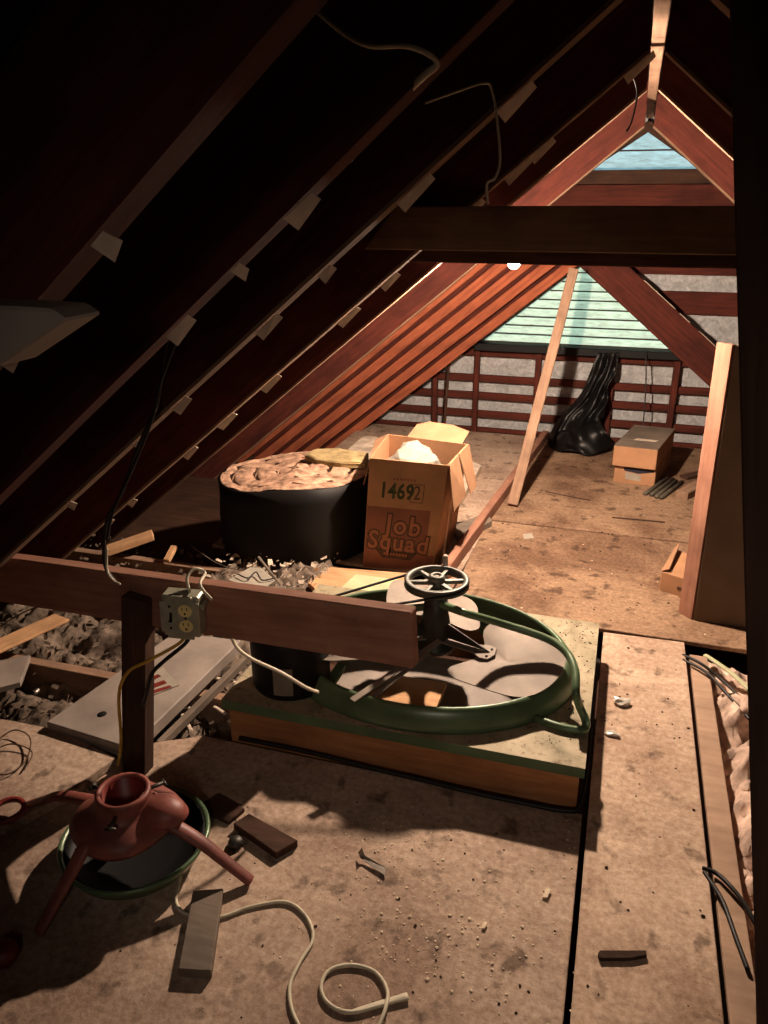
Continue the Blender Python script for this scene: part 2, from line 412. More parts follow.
for sg in (-1, 1):
    for i, y in enumerate(RY):
        side = 'left' if sg < 0 else 'right'
        d = Vector((sg, 0, -SL)).normalized(); nn = Vector((sg * SL, 0, 1)).normalized()
        h = .152
        top0 = Vector((0, y, Z0)) + nn * h - d * .096
        L = 3.70
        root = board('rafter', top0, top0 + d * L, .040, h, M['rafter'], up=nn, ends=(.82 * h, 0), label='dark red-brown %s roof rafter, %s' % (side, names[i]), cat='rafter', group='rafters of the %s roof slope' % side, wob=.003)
        fs = board('lit_underside', Vector((0, y, Z0)) + d * .03 + nn * .001, Vector((0, y, Z0)) + d * 3.6 + nn * .001, .046, .008, M['tie' if i > 1 else 'rafter'], up=nn, wob=.002, bv=0)  # added strip, its paler colour stands in for light on the rafter underside
        fs.parent = root; fs.matrix_parent_inverse = root.matrix_world.inverted(); fs['label'] = 'paler strip added as the lit underside of the rafter'
        if sg < 0 and i in scr:
            k = 0
            for (u, v, ln, wd) in scr[i]:
                p = at(u, v, y=y)
                # slide onto the underside of this rafter
                tt = (Vector((p.x, 0, p.z)) - Vector((0, 0, Z0))).dot(d)
                q = Vector((0, y - .012, Z0)) + d * tt - nn * .010
                wd *= .5; ln *= (.6, .6, .75, .85)[i]; R = random.Random(u); sk = R.uniform(-.3, .3) * wd
                a = q - d * ln / 2; e = q + d * ln / 2; yy = Vector((0, 1, 0))
                pts = [a - yy * (wd * .7), a + yy * (wd * .5 + sk) - nn * .012, e + yy * wd * .5 - nn * .02, e - yy * (wd * .6 - sk)]
                o = link('paper_scrap', prism(pts, .0015), M['kraft'])
                o.parent = root; o.matrix_parent_inverse = root.matrix_world.inverted(); k += 1
ridge = board('ridge_board', (0, -1.4, 2.10), (0, 5.40, 2.10), .042, .115, M['joist'], label='ridge board running along the peak between the rafters', cat='beam')
# right lower diagonal with torn paper edge
def zline(x, z0, sg): return z0 - SL * abs(x)
d = Vector((1, 0, -SL)).normalized(); nn = Vector((SL, 0, 1)).normalized()
a = Vector((-.30, 5.22, 1.38))
o = board('diagonal_brace', a, a + d * 2.0, .04, .19, M['rafter_lit'] if False else M['rafter'], up=nn, label='wide red-brown board sloping down right of the green louvres', cat='board')
for k, (s0, s1) in enumerate(((.36, .62), (.66, .74), (.82, 1.02), (1.06, 1.12))):
    p = a + d * (s0 + .12); q = a + d * (s1 + .12); yy = Vector((0, 1, 0))
    e = link('paper_edge', prism([p + nn * .004 - yy * .022, q + nn * .004 - yy * .022, q + nn * .004 + yy * .02, p + nn * .004 + yy * .02], .003), M['kraft'])
    s = link('paper_edge', prism([p - yy * .0225, q - yy * .0225, q - yy * .0225 - nn * .028, p - yy * .0225 - nn * .024], .002), M['kraft']) if False else None
    e.parent = o; e.matrix_parent_inverse = o.matrix_world.inverted()
# stepped slope boards on the left, below the last rafters
d = Vector((-1, 0, -SL)).normalized(); nn = Vector((-SL, 0, 1)).normalized()
labs = ['uppermost', 'second from the top', 'middle', 'fourth from the top', 'lowest']
for k in range(5):
    z0k = 1.86 - .108 * k; hh = .058
    s0 = max(.02, (z0k - 1.33) / .634); p = Vector((0, 4.80 + .09 * k, z0k)) + nn * hh + d * s0
    L_ = (z0k + .28) / .634 - s0
    q = Vector((0, 4.86 + .09 * k, z0k + .062)) + nn * .05 + d * s0
    board('slope_gap_shade', q, q + d * L_, .04, .052, M['rafter'], up=nn, label='dark strip standing in for the shaded gap above the %s orange sloping board left of the louvres' % labs[k], cat='board', group='dark gap strips left of the louvres', wob=.003)  # added dark strips that stand in for shade between the sloping boards
    board('slope_board', p, p + d * L_, .05, hh, M['rafter_lit'], up=nn, label='%s of the orange-lit sloping boards left of the green louvres' % labs[k], cat='board', group='sloping boards left of the louvres', wob=.003)
# ------------------------------------------------------------------ collar ties, near post, shelf
ta, tb = at(396, 206, y=2.28), at(364, 243, y=2.28)
board('collar_tie', (ta.x, 2.296, 1.5), (.70, 2.296, 1.5), .04, .118, M['tie'], ends=(tb.x - ta.x, 0), label='thick dark collar tie crossing below the blue louvre', cat='beam')
board('collar_tie', (-.80, 2.97, 1.402), (.70, 2.97, 1.402), .045, .098, M['dark'], label='second darker collar tie seen just under the first, by the bulb', cat='beam')
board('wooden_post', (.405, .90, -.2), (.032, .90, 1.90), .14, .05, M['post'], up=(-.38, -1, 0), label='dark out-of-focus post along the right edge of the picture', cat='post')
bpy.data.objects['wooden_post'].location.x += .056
# shelf board end
yb = .60; p = at(66, 320, y=yb); p1 = at(50, 309, y=yb); p2 = at(-4, 368, y=yb); pt_ = at(0, 306, y=yb).z
b = prism([(-1.3, yb, pt_), (p1.x - .03, yb, pt_), (p1.x, yb, p1.z), tuple(p), tuple(p2), (-1.3, yb, p2.z)], .055, .003, n=(0, 1, 0))
tag(link('tie_beam', b, M['gray']), 'lightened grey beam end with cut corner at the left edge', 'beam')  # lighter grey puts the light on its top into the colour

# ------------------------------------------------------------------ floor sheets
def sheet(name, pts, z, t, mat, label, cat='board', bv=.002, group=None):
    c = Vector((sum(p[0] for p in pts) / len(pts), sum(p[1] for p in pts) / len(pts), z))
    o = link(name, prism([(p[0] - c.x, p[1] - c.y, 0) for p in pts], t, bv, n=(0, 0, -1)), mat, mw=Matrix.Translation(c))
    return tag(o, label, cat, group)
sheet('plywood_sheet', [(-2.0, .1), (.028, .1), (.026, 1.715), (-1.10, 1.715), (-1.30, 1.60), (-2.0, 1.45)], 0, .018, M['ply'], 'brown plywood sheet in the foreground littered with white crumbs', 'plywood')
sheet('floor_plank', [(.040, .1), (.330, .1), (.326, 2.70), (.040, 2.69)], .012, .022, M['plank'], 'long pale plank right of the fan, leading to the back', 'plank')
sheet('plywood_sheet', [(-.575, 2.74), (2.0, 2.72), (2.0, 3.66), (-.575, 3.70)], 0, .018, M['plyfar_dim'], 'tan plywood sheet between the fan and the seam by the small carton', 'plywood')
sheet('plywood_sheet', [(-.575, 3.712), (2.2, 3.672), (2.2, 5.36), (-.50, 5.36)], .003, .02, M['plyfar_dim'], 'plywood sheet carrying the stacked cartons at the gable', 'plywood')
sheet('plywood_sheet', [(-1.78, 3.02), (-.585, 3.02), (-.52, 5.36), (-1.78, 5.36)], -.003, .018, M['ply'], 'greyish plywood under the big cardboard box and the roll', 'plywood')
sheet('floor_strip', [(-.66, 2.56), (-.585, 2.56), (-.585, 3.015), (-.66, 3.015)], -.005, .02, M['joist'], 'narrow wooden strip beside the crack right of the floor rail', 'strip')
sheet('floor_joist', [(.343, .1), (.402, .1), (.402, 2.64), (.343, 2.64)], 0, .18, M['joistp'], 'exposed long joist right of the pale plank', 'joist')
sheet('floor_joist', [(.9, .1), (.95, .1), (.95, 2.7), (.9, 2.7)], 0, .18, M['joist'], 'joist beyond the insulation at the far right', 'joist')
board('floor_rail', (-.665, 2.62, .062), (-.455, 5.30, .062), .040, .062, M['rail'], label='long two-by-four lying on the floor toward the gable', cat='board')
board('leaning_pole', at(513, 503, z=0.02) + Vector((0, -.02, 0)), at(574, 268, y=4.75), .055, .03, M['joist'], up=(0, -1, 0), label='thin wooden pole leaning up toward the louvre window', cat='pole')
for y in (1.93, 2.40, 2.80):
    sheet('floor_joist', [(-2.5, y - .02), (-1.04, y - .02), (-1.04, y + .02), (-2.5, y + .02)], -.012, .17, M['joist'], {1.93: 'joist left of the post under the pale slanting board', 2.40: 'joist behind the grey panel at left', 2.80: 'joist in front of the black roll'}[y], 'joist', group='joists left of the fan')
sheet('floor_joist', [(-1.03, 2.62), (-.67, 2.62), (-.67, 2.66), (-1.03, 2.66)], -.012, .17, M['joist'], 'short joist between fan and box', 'joist')

# insulation and debris
fluff('loose_insulation', -2.5, -1.03, 1.62, 3.02, -.15, .10, M['fluff'], 3, 'grey loose insulation and debris in the joist bays left of the fan', res=.018, flakes=1100, fmat=M['fluff'], rg=1.2)
fluff('loose_insulation', -1.62, -1.1, 2.35, 3.0, -.05, .085, M['fluff'], 9, 'grey-tan fluff heaped behind the outlet rail', res=.014, flakes=260, fmat=M['kraft'], rg=1.4)
fluff('loose_insulation', .405, .9, .1, 2.70, -.10, .12, M['fluff2'], 5, 'pink insulation batt right of the joist', res=.014, rg=1.5)
fluff('loose_insulation', -1.02, -.68, 2.55, 3.0, -.12, .07, M['fluff'], 15, 'grey debris in the gap between fan and cardboard box', res=.014, flakes=80, fmat=M['kraft'], rg=1.2)

# pale boards behind the fan
def flat_q(name, uvs, z, t, mat, label, cat, bv=.001):
    return sheet(name, [at(u, v, z=z)[:2] for u, v in uvs], z, t, mat, label, cat, bv)
flat_q('scrap_board', [(308, 583), (330, 567), (408, 573), (392, 600), (330, 600)], .018, .02, M['pine'], 'pale wooden board lying in front of the cardboard box', 'board')
flat_q('paper_sheet', [(336, 592), (356, 574), (402, 580), (380, 604)], .024, .002, M['mint'], 'greenish paper on the pale board behind the fan belt', 'paper')
flat_q('grey_strip', [(452, 526), (488, 512), (492, 521), (458, 537)], .03, .03, M['graywood'], 'grey wooden strip right of the big cardboard box', 'strip')

# ------------------------------------------------------------------ rail with post, outlet
YR = 1.55
tl = at(0, 557, y=1.60); tr = at(413, 607, y=1.50)
tl = Vector((-2.3, 1.62, .598)); tr = Vector((-.392, 1.515, .650))
tl = tr + (at(0, 557, y=1.585) + Vector((0, .018, 0)) - tr) * 1.45
board('guard_rail', tl, tr, .038, .145, M['rail'], label='horizontal brown rail board carrying the outlet, in front of the fan', cat='rail')
board('rail_post', (-1.205, 1.500, -.02), (-1.138, 1.515, .560), .072, .05, M['dark'], up=(0, -1, 0), label='dark post holding up the rail board', cat='post')
rd = (tr - tl).normalized()
oc = at(185, 611, y=1.50)
ob = thing('outlet_box', oc, 'metal outlet box with an ivory duplex receptacle on the rail', 'outlet')
R3 = Matrix((rd, Vector((0, 0, 1)).cross(rd).normalized(), (0, 0, 1))).transposed().to_4x4()
mw = Matrix.Translation(oc) @ R3 @ Matrix.Rotation(math.radians(3), 4, 'Y') @ Matrix.Rotation(math.radians(14), 4, 'Z')
def oloc(name, bm, mat, par=ob, smooth=False):
    o = link(name, bm, mat, None, smooth, mw); o.parent = par
    o.matrix_parent_inverse = (Matrix.Translation(ob.location)).inverted() if par is ob else par.matrix_world.inverted()
    return o
b = box_bm(-.047, .047, -.030, .018, -.056, .056, .004)
box_bm(.049, .056, -.02, .015, .02, .03, bm=b)
oloc('box_body', b, M['galv'])
bb = bmesh.new()
pts = []
hw, hh, nt = .050, .059, .017
for cx, cz, seq in ((hw, hh, 0), (-hw, hh, 1), (-hw, -hh, 2), (hw, -hh, 3)):
    sx = 1 if cx > 0 else -1; sz = 1 if cz > 0 else -1
    arc = [(cx - sx * nt * math.cos(a), cz - sz * nt * math.sin(a)) for a in (0, PI / 6, PI / 3, PI / 2)]
    arc = [(cx - sx * nt * math.sin(a), cz - sz * nt * math.cos(a)) for a in (PI / 2, PI / 3, PI / 6, 0)] if seq in (0, 2) else [(cx - sx * nt * math.sin(a), cz - sz * nt * math.cos(a)) for a in (0, PI / 6, PI / 3, PI / 2)]
    # notch corners
    if seq in (0, 2): a1 = [(cx, cz - sz * nt), (cx - sx * nt * .6, cz - sz * nt * .9), (cx - sx * nt * .9, cz - sz * nt * .6), (cx - sx * nt, cz)]
    else: a1 = [(cx - sx * nt, cz), (cx - sx * nt * .9, cz - sz * nt * .6), (cx - sx * nt * .6, cz - sz * nt * .9), (cx, cz - sz * nt)]
    pts += a1
oloc('cover_plate', prism([(x, -.036, z) for x, z in pts], .005, .001, n=(0, 1, 0)), M['galv'])
def disc(cx, cz, rx, rz, y, t, n=20):
    return prism([(cx + rx * math.cos(2 * PI * k / n), y, cz + rz * math.sin(2 * PI * k / n)) for k in range(n)], t, n=(0, 1, 0))
for cz in (.022, -.020):
    r = oloc('receptacle', disc(.016, cz, .0175, .0165, -.0395, .005), M['ivory'])
    s = bmesh.new()
    box_bm(.0085, .0105, -.0402, -.039, cz + .002, cz + .010, bm=s); box_bm(.0205, .0225, -.0402, -.039, cz + .002, cz + .010, bm=s)
    merge(s, disc(.0155, cz - .007, .0028, .003, -.0402, .001, 10))
    oloc('socket_slots', s, M['slot'], r)
for sx_, sz_ in ((-.024, .030), (-.024, -.030), (.0155, .001)): oloc('screw', disc(sx_, sz_, .003, .003, -.0385, .003, 8), M['slot'])
oloc('switch_opening', prism([(-.030, -.0372, -.014), (-.020, -.0372, -.014), (-.019, -.0372, .013), (-.025, -.0372, .013), (-.026, -.0372, -.002)], .002, n=(0, 1, 0)), M['slot'])
def cable(name, pts, r, mat, label, cat='cable', group=None, seg=8, flat=1.0, parent=None):
    o = link(name, tube(pts, r, seg, flat=flat), mat, parent, smooth=True)
    return tag(o, label, cat, group)
cable('yellow_cable', [oc + Vector((.0, -.0, -.06)), oc + Vector((-.02, -.01, -.09)), at(150, 660, y=1.46), at(128, 672, y=1.45), at(119, 695, y=1.45), at(121, 740, y=1.46), at(118, 765, y=1.47)], .0045, M['wirey'], 'yellow cable curving from the outlet box across the post')
cable('black_cable', [oc + Vector((.006, -.0, -.06)), oc + Vector((.0, -.012, -.085)), at(163, 662, y=1.47), at(152, 674, y=1.47), at(146, 695, y=1.49), at(140, 720, y=1.54)], .0055, M['wired'], 'black cable dropping from the outlet box to the post')
cable('white_cable', [at(190, 592, y=1.50), at(187, 578, y=1.52), at(195, 569, y=1.55), at(205, 573, y=1.56), at(200, 585, y=1.50), at(212, 600, y=1.50)], .004, M['wire'], 'short cream cable looping over the rail above the outlet box')
cable('white_cable', [at(228, 626, y=1.6), at(236, 646, y=1.60), at(252, 659, y=1.61), at(280, 672, y=1.62), at(305, 687, y=1.64), at(318, 692, y=1.68)], .006, M['wire'], 'cream cable sagging under the rail to the fan motor', flat=.6)
cable('black_cable', [at(186, 296, y=1.50), at(174, 322, y=1.50), at(166, 345, y=1.50), at(158, 400, y=1.50), at(148, 425, y=1.50), at(135, 455, y=1.50), at(122, 492, y=1.50), at(108, 518, y=1.50), at(104, 545, y=1.50), at(106, 568, y=1.49), at(116, 583, y=1.48)], .0048, M['wired'], 'black cable hanging from the rafters down to the rail')
cable('black_cable', [at(190, 290, y=1.47), at(176, 340, y=1.46), at(160, 385, y=1.48), at(152, 420, y=1.46), at(132, 470, y=1.475), at(113, 512, y=1.47), at(107, 540, y=1.47)], .0038, M['wired'], 'thinner black cable twisted along the one hanging to the rail')
cable('white_cable', [at(107, 548, y=1.488), at(107, 570, y=1.475), at(113, 580, y=1.47), at(120, 584, y=1.46)], .003, M['wire'], 'short pale cable end resting on the rail above the post')
# cables up in the rafters
cable('white_cable', [at(300, -4, y=1.03), at(318, 12, y=1.03), at(345, 34, y=1.03), at(370, 46, y=1.02), at(405, 46, y=1.01), at(428, 54, y=1.01), at(437, 64, y=1.02), at(425, 75, y=1.03), at(410, 90, y=1.08), at(395, 110, y=1.14), at(375, 128, y=1.18), at(350, 160, y=1.2)], .0045, M['wire'], 'white cable looping between the upper left rafters', flat=.7)
cable('grey_cable', [at(425, 103, y=1.48), at(455, 92, y=1.48), at(484, 83, y=1.49), at(492, 90, y=1.5), at(497, 120, y=1.5), at(500, 160, y=1.5), at(495, 178, y=1.5), at(487, 184, y=1.5), at(488, 204, y=1.5)], .0024, M['wire'], 'grey cable hanging in front of the collar tie near the ridge')
cable('black_cable', [at(646, 350, y=5.3), at(646, 380, y=5.25), at(644, 415, y=5.2), at(641, 438, y=5.15), at(640, 446, z=.01)], .004, M['wired'], 'thin black cord hanging from the window sill above the cartons')
cable('black_cable', [at(625, 60, y=2.9), at(637, 90, y=2.95), at(632, 120, y=2.95), at(626, 132, y=2.95)], .003, M['wired'], 'thin dark wire dangling beside the ridge board')

# ------------------------------------------------------------------ whole house fan
FX, FY, RX, RYY = -.505, 2.115, .458, .368
fan = thing('attic_fan', (FX, FY, 0), 'large belt-driven attic fan with green ring on a square plate', 'fan')
def fpart(name, bm, mat, smooth=False, par=None, label=None):
    p = par or fan
    o = link(name, bm, mat, None, smooth); o.parent = p
    o.matrix_parent_inverse = Matrix.Translation(fan.location).inverted() if p is fan else Matrix()
    if p is not fan: o.matrix_parent_inverse = Matrix()
    if label: o['label'] = label
    return o
# curb of four planks
b = bmesh.new()
box_bm(-1.015, .008, 1.735, 1.775, -.05, .108, .002, bm=b); box_bm(-1.015, .008, 2.46, 2.50, -.05, .108, .002, bm=b)
box_bm(-1.015, -.975, 1.775, 2.46, -.05, .108, .002, bm=b); box_bm(-.032, .008, 1.775, 2.46, -.05, .108, .002, bm=b)
bl = link('curb', b, M['curb']); bl.parent = fan; bl.matrix_parent_inverse = Matrix.Translation(fan.location).inverted(); bl['label'] = 'wooden curb under the fan plate'
# plate with round opening
def plate():
    b = bmesh.new(); N = 72; X0, X1, Y0, Y1 = -1.03, .020, 1.722, 2.515
    out, inn = [], []
    for k in range(N):
        a = 2 * PI * k / N; c, s = math.cos(a), math.sin(a)
        tx = ((X1 - FX) / c if c > 0 else (X0 - FX) / c) if abs(c) > 1e-6 else 1e9
        ty = ((Y1 - FY) / s if s > 0 else (Y0 - FY) / s) if abs(s) > 1e-6 else 1e9
        t_ = min(tx, ty); out.append((FX + c * t_, FY + s * t_)); inn.append((FX + c * RX * .97, FY + s * RYY * .97))
    vo = [b.verts.new((x, y, .140)) for x, y in out]; vi = [b.verts.new((x, y, .140)) for x, y in inn]
    vl = [b.verts.new((x, y, .108)) for x, y in out]; vj = [b.verts.new((x, y, .06)) for x, y in inn]
    for k in range(N):
        j = (k + 1) % N
        b.faces.new((vo[k], vo[j], vi[j], vi[k])); f = b.faces.new((vl[k], vl[j], vo[j], vo[k])); f.material_index = 1
        f = b.faces.new((vi[k], vi[j], vj[j], vj[k])); f.material_index = 1
    for x, y in ((X0, Y0), (X1, Y0), (X0, Y1), (X1, Y1)):   # corners of the plate
        cs = sorted(range(N), key=lambda k: (out[k][0] - x) ** 2 + (out[k][1] - y) ** 2)[:2]
        e = [b.verts.new((x, y, z)) for z in (.140, .108)]
        ks = sorted(cs, key=lambda k: abs(out[k][0] - x))
        b.faces.new((vo[ks[0]], e[0], vo[ks[1]]))
        f = b.faces.new((vo[ks[0]], vl[ks[0]], e[1], e[0])); f.material_index = 1
        f = b.faces.new((vo[ks[1]], vl[ks[1]], e[1], e[0])); f.material_index = 1
    return b
fpart('base_plate', plate(), [M['plate'], M['green']])
# flared ring
prof = [(1.035, .0), (1.035, .006), (1.03, .018), (1.018, .036), (1.0, .053), (.978, .065), (.958, .070), (.945, .068), (.938, .060), (.94, .03), (.945, -.03), (.955, -.03), (.955, .0)]
ringb = lathe(prof, 96, (FX, FY, .140), RX, RYY, closed=True)
fpart('ring', ringb, M['green'], True, label='glossy dark green flared ring around the blades')
# motor
mx, my = -.865, 1.865
b = lathe([(0, .142), (.095, .142), (.112, .15), (.118, .17), (.118, .32), (.108, .345), (.07, .355), (.02, .357), (.02, .39), (0, .39)], 40, (mx, my, 0)); mot = fpart('motor', b, M['black'], True)
b = bmesh.new(); a0 = math.atan2(-1, -.05)
pp = []
for z in (.172, .262):
    for k in range(5):
        a = math.radians(-92 + k * 7); pp.append(b.verts.new((mx + .1195 * math.cos(a), my + .1195 * math.sin(a), z)))
for k in range(4): b.faces.new((pp[k], pp[k + 1], pp[k + 6], pp[k + 5]))
bmesh.ops.solidify(b, geom=b.faces[:], thickness=.001)
fpart('motor_label', b, M['white'], par=mot)
b = bmesh.new(); merge(b, lathe([(.015, .365), (.035, .365), (.03, .372), (.035, .380), (.015, .380), (0, .38)], 24, (mx, my, 0)))
fpart('motor_pulley', b, M['pulley'], True)
# motor mount
b = bmesh.new()
box_bm(-.95, -.74, 1.82, 1.85, .142, .150, .001, bm=b); box_bm(-.95, -.92, 1.82, 2.0, .142, .16, .001, bm=b); box_bm(-.76, -.73, 1.80, 1.98, .142, .16, .001, bm=b)
fpart('motor_mount', b, M['green'])
# bearing column, pulley
CXY = (FX + .032, 2.10)
b = lathe([(0, .20), (.06, .20), (.062, .215), (.045, .225), (.04, .24), (.045, .26), (.045, .30), (.040, .32), (.034, .40), (0, .40)], 28, (CXY[0], CXY[1], 0)); fpart('bearing_housing', b, M['iron'], True)
fpart('shaft', lathe([(0, .38), (.010, .38), (.010, .445), (.008, .448), (0, .448)], 16, (CXY[0], CXY[1], 0)), M['steel'], True)
pr = .100
b = bmesh.new(); PZ = .428
merge(b, lathe([(pr, -.010), (pr - .006, -.003), (pr - .006, .003), (pr, .010), (pr - .006, .0125), (pr - .016, .0125), (pr - .016, -.0125), (pr - .006, -.0125)], 56, (CXY[0], CXY[1], PZ), closed=True))
merge(b, lathe([(.010, -.018), (.026, -.018), (.026, .018), (.020, .024), (.011, .024)], 28, (CXY[0], CXY[1], PZ), closed=True))
for k in range(6):
    a = PI / 3 * k + .35; c, s = math.cos(a), math.sin(a); w = .0045
    for_ = [(r * c - q * s + CXY[0], r * s + q * c + CXY[1], PZ + .006) for r, q in ((.020, -w * 1.5), (pr - .014, -w), (pr - .014, w), (.020, w * 1.5))]
    merge(b, prism(for_, .012, n=(0, 0, -1)))
pul = fpart('fan_pulley', b, M['pulley'])
fpart('pin', lathe([(0, .38), (.009, .38), (.009, .462), (.006, .466), (0, .466)], 12, (CXY[0] + .0, CXY[1] + .118, 0)), M['kraft'], True)
fpart('top_bracket', prism([(CXY[0] - .03, CXY[1], .372), (CXY[0] + .03, CXY[1], .372), (CXY[0] + .02, CXY[1] + .14, .372), (CXY[0] - .02, CXY[1] + .14, .372)], .006), M['iron'])
# belt
c1 = Vector((CXY[0], CXY[1], PZ)); c2 = Vector((mx, my, .372)); dv = (c2 - c1); dd = Vector((dv.x, dv.y, 0)).normalized(); nb = Vector((-dd.y, dd.x, 0))
loop = []
for k in range(13):
    a = -PI / 2 + PI * k / 12; loop.append(c1 - dd * math.cos(a) * (pr - .003) + nb * math.sin(a) * (pr - .003))
for k in range(9):
    a = PI / 2 - PI * k / 8; loop.append(c2 + dd * math.cos(a) * .034 + nb * math.sin(a) * .034)
fpart('drive_belt', tube(loop, .0045, 6, closed=True, sm=1), M['rubber'], True)
# blades
def blade(a, ptch):
    b = bmesh.new(); out = [(.115, -.10), (.125, -.135), (.16, -.15), (.24, -.15), (.32, -.145), (.37, -.12), (.40, -.06), (.41, 0), (.405, .07), (.38, .13), (.33, .155), (.22, .165), (.14, .155), (.12, .10), (.16, .03), (.155, -.03)]
    out = catmull([(x, y, 0) for x, y in out], 3, True)
    vs = []
    for p in out:
        z = p.y * math.tan(math.radians(ptch)) + .5 * p.y * p.y
        x, y = p.x, p.y
        k = .88
        X = x * math.cos(a) - y * math.sin(a); Y = (x * math.sin(a) + y * math.cos(a)) * k
        vs.append(Vector((CXY[0] + X, CXY[1] + Y, .225 + z)))
    cen = b.verts.new(sum(vs, Vector()) / len(vs)); bv_ = [b.verts.new(v_) for v_ in vs]
    for k in range(len(bv_)): b.faces.new((bv_[k], bv_[(k + 1) % len(bv_)], cen))
    bmesh.ops.recalc_face_normals(b, faces=b.faces[:]); bmesh.ops.solidify(b, geom=b.faces[:], thickness=.003)
    return b
for k in range(3):
    a = math.radians((-18, 102, 210)[k])
    bo = fpart('blade', blade(a, 12), M['steel'])
    # arm with rivets
    pts = [(.03, -.022), (.14, -.02), (.175, -.035), (.20, -.03), (.21, 0), (.20, .03), (.175, .035), (.14, .02), (.03, .022)]
    P = [(CXY[0] + x * math.cos(a) - y * math.sin(a), CXY[1] + (x * math.sin(a) + y * math.cos(a)) * .88, .240 + y * .21) for x, y in pts]
    arm = fpart('blade_arm', prism(P, .006, .001), M['steel'])
    for x, y in ((.15, -.012), (.15, .012), (.19, -.018), (.19, .018)):
        link('rivet', lathe([(.0045, 0), (.003, .003), (0, .0035)], 8, (CXY[0] + x * math.cos(a) - y * math.sin(a), CXY[1] + (x * math.sin(a) + y * math.cos(a)) * .88, .240 + y * .21)), M['iron'], arm, True)
    fin_ = [(CXY[0] + x * math.cos(a), CXY[1] + x * math.sin(a) * .88, z) for x, z in ((.03, .245), (.19, .242), (.03, .30))]
    fpart('arm_web', prism(fin_, .004), M['iron'])
# brace tubes
r_t = .012
br = [Vector((CXY[0], CXY[1], .36)), at(462, 612, y=2.02), at(500, 623, z=.33), at(545, 638, z=.30), at(566, 652, z=.285), at(575, 670, z=.27), at(576, 693, z=.24), at(580, 707, z=.19), at(586, 722, z=.158), at(582, 730, z=.150), at(560, 727, z=.150), at(535, 718, z=.150)]
fpart('brace_tube', tube(br, r_t, 10), M['green'], True)
br2 = [Vector((CXY[0] - .02, CXY[1], .34)), Vector((-.62, 2.10, .31)), Vector((-.86, 2.10, .28)), Vector((-.955, 2.09, .22)), Vector((-.985, 2.08, .152)), Vector((-.99, 2.02, .152))]
fpart('brace_tube', tube(br2, r_t, 10), M['green'], True)
for (p, q, w) in ((at(440, 640, z=.27), at(352, 700, z=.21), .022), (at(428, 652, z=.26), at(372, 697, z=.20), .016)):
    m, L = frame(p, q, (0, 0, 1)); o = link('brace_strap', rough_board(L, w, .004, .0005, 0), M['steel'], None, mw=m); o.parent = fan; o.matrix_parent_inverse = Matrix.Translation(fan.location).inverted()
# shutter under the fan and ceiling board below
b = bmesh.new()
for k in range(12):
    y = 1.82 + .052 * k; merge(b, prism([(-.88, y, -.06), (-.15, y, -.06), (-.15, y + .045, -.052), (-.88, y + .045, -.052)], .002))
fpart('shutter', b, M['gray'])
flat_q('scrap_board', [(350, 706), (398, 676), (447, 682), (436, 708), (415, 716)], .03, .02, M['pine'], 'bright pale board seen through the fan opening under the blades', 'board')
# black strip under the curb
cable('black_hose', [(-.98, 1.722, .012), (-.75, 1.718, .016), (-.55, 1.71, .012), (-.42, 1.708, .010), (-.28, 1.70, .010), (-.12, 1.70, .009), (-.02, 1.705, .008), (.018, 1.735, .008), (.030, 1.9, .004), (.028, 2.2, .01), (.03, 2.5, .002)], .007, M['rubber'], 'black rubber strip along the foot of the fan curb', 'strip')

# ------------------------------------------------------------------ big cardboard box
bx = thing('cardboard_box', (-.85, 3.2, 0), 'tall open cardboard box printed with large numbers, stuffed with paper', 'box')
A = at(363, 567, z=0.002); Bc = Vector((-.700, 3.02, .002)); Cc = at(455, 536, z=0.002); D = A + (Cc - Bc) + Vector((-.02, .02, 0))
A2 = Vector((-.975, 2.985, .512)); B2 = Vector((-.645, 3.02, .500)); C2 = at(468, 444, z=.50); D2 = at(388, 434, z=.50)
def wallq(p, q, r, s, t=.005, n=10):
    b = bmesh.new(); nrm = (q - p).cross(s - p).normalized()
    g = [[b.verts.new(p.lerp(q, i / n).lerp(s.lerp(r, i / n), j / n)) for j in range(n + 1)] for i in range(n + 1)]
    for i in range(n):
        for j in range(n): b.faces.new((g[i][j], g[i + 1][j], g[i + 1][j + 1], g[i][j + 1]))
    e = bmesh.ops.extrude_face_region(b, geom=b.faces[:])
    for v_ in e['geom']:
        if isinstance(v_, bmesh.types.BMVert): v_.co += nrm * -t
    return b
def bpart(name, bm, mat, par=None, smooth=False, label=None):
    o = link(name, bm, mat, None, smooth); o.parent = par or bx
    if par is None: o.matrix_parent_inverse = Matrix.Translation(bx.location).inverted()
    else: o.matrix_parent_inverse = Matrix()
    if label: o['label'] = label
    return o
b = bmesh.new()
for (p, q, r, s) in ((A, Bc, B2, A2), (Bc, Cc, C2, B2), (Cc, D, D2, C2), (D, A, A2, D2)): merge(b, wallq(p, q, r, s))
merge(b, wallq(A, D, Cc, Bc))
body = bpart('box_body', b, M['card'])
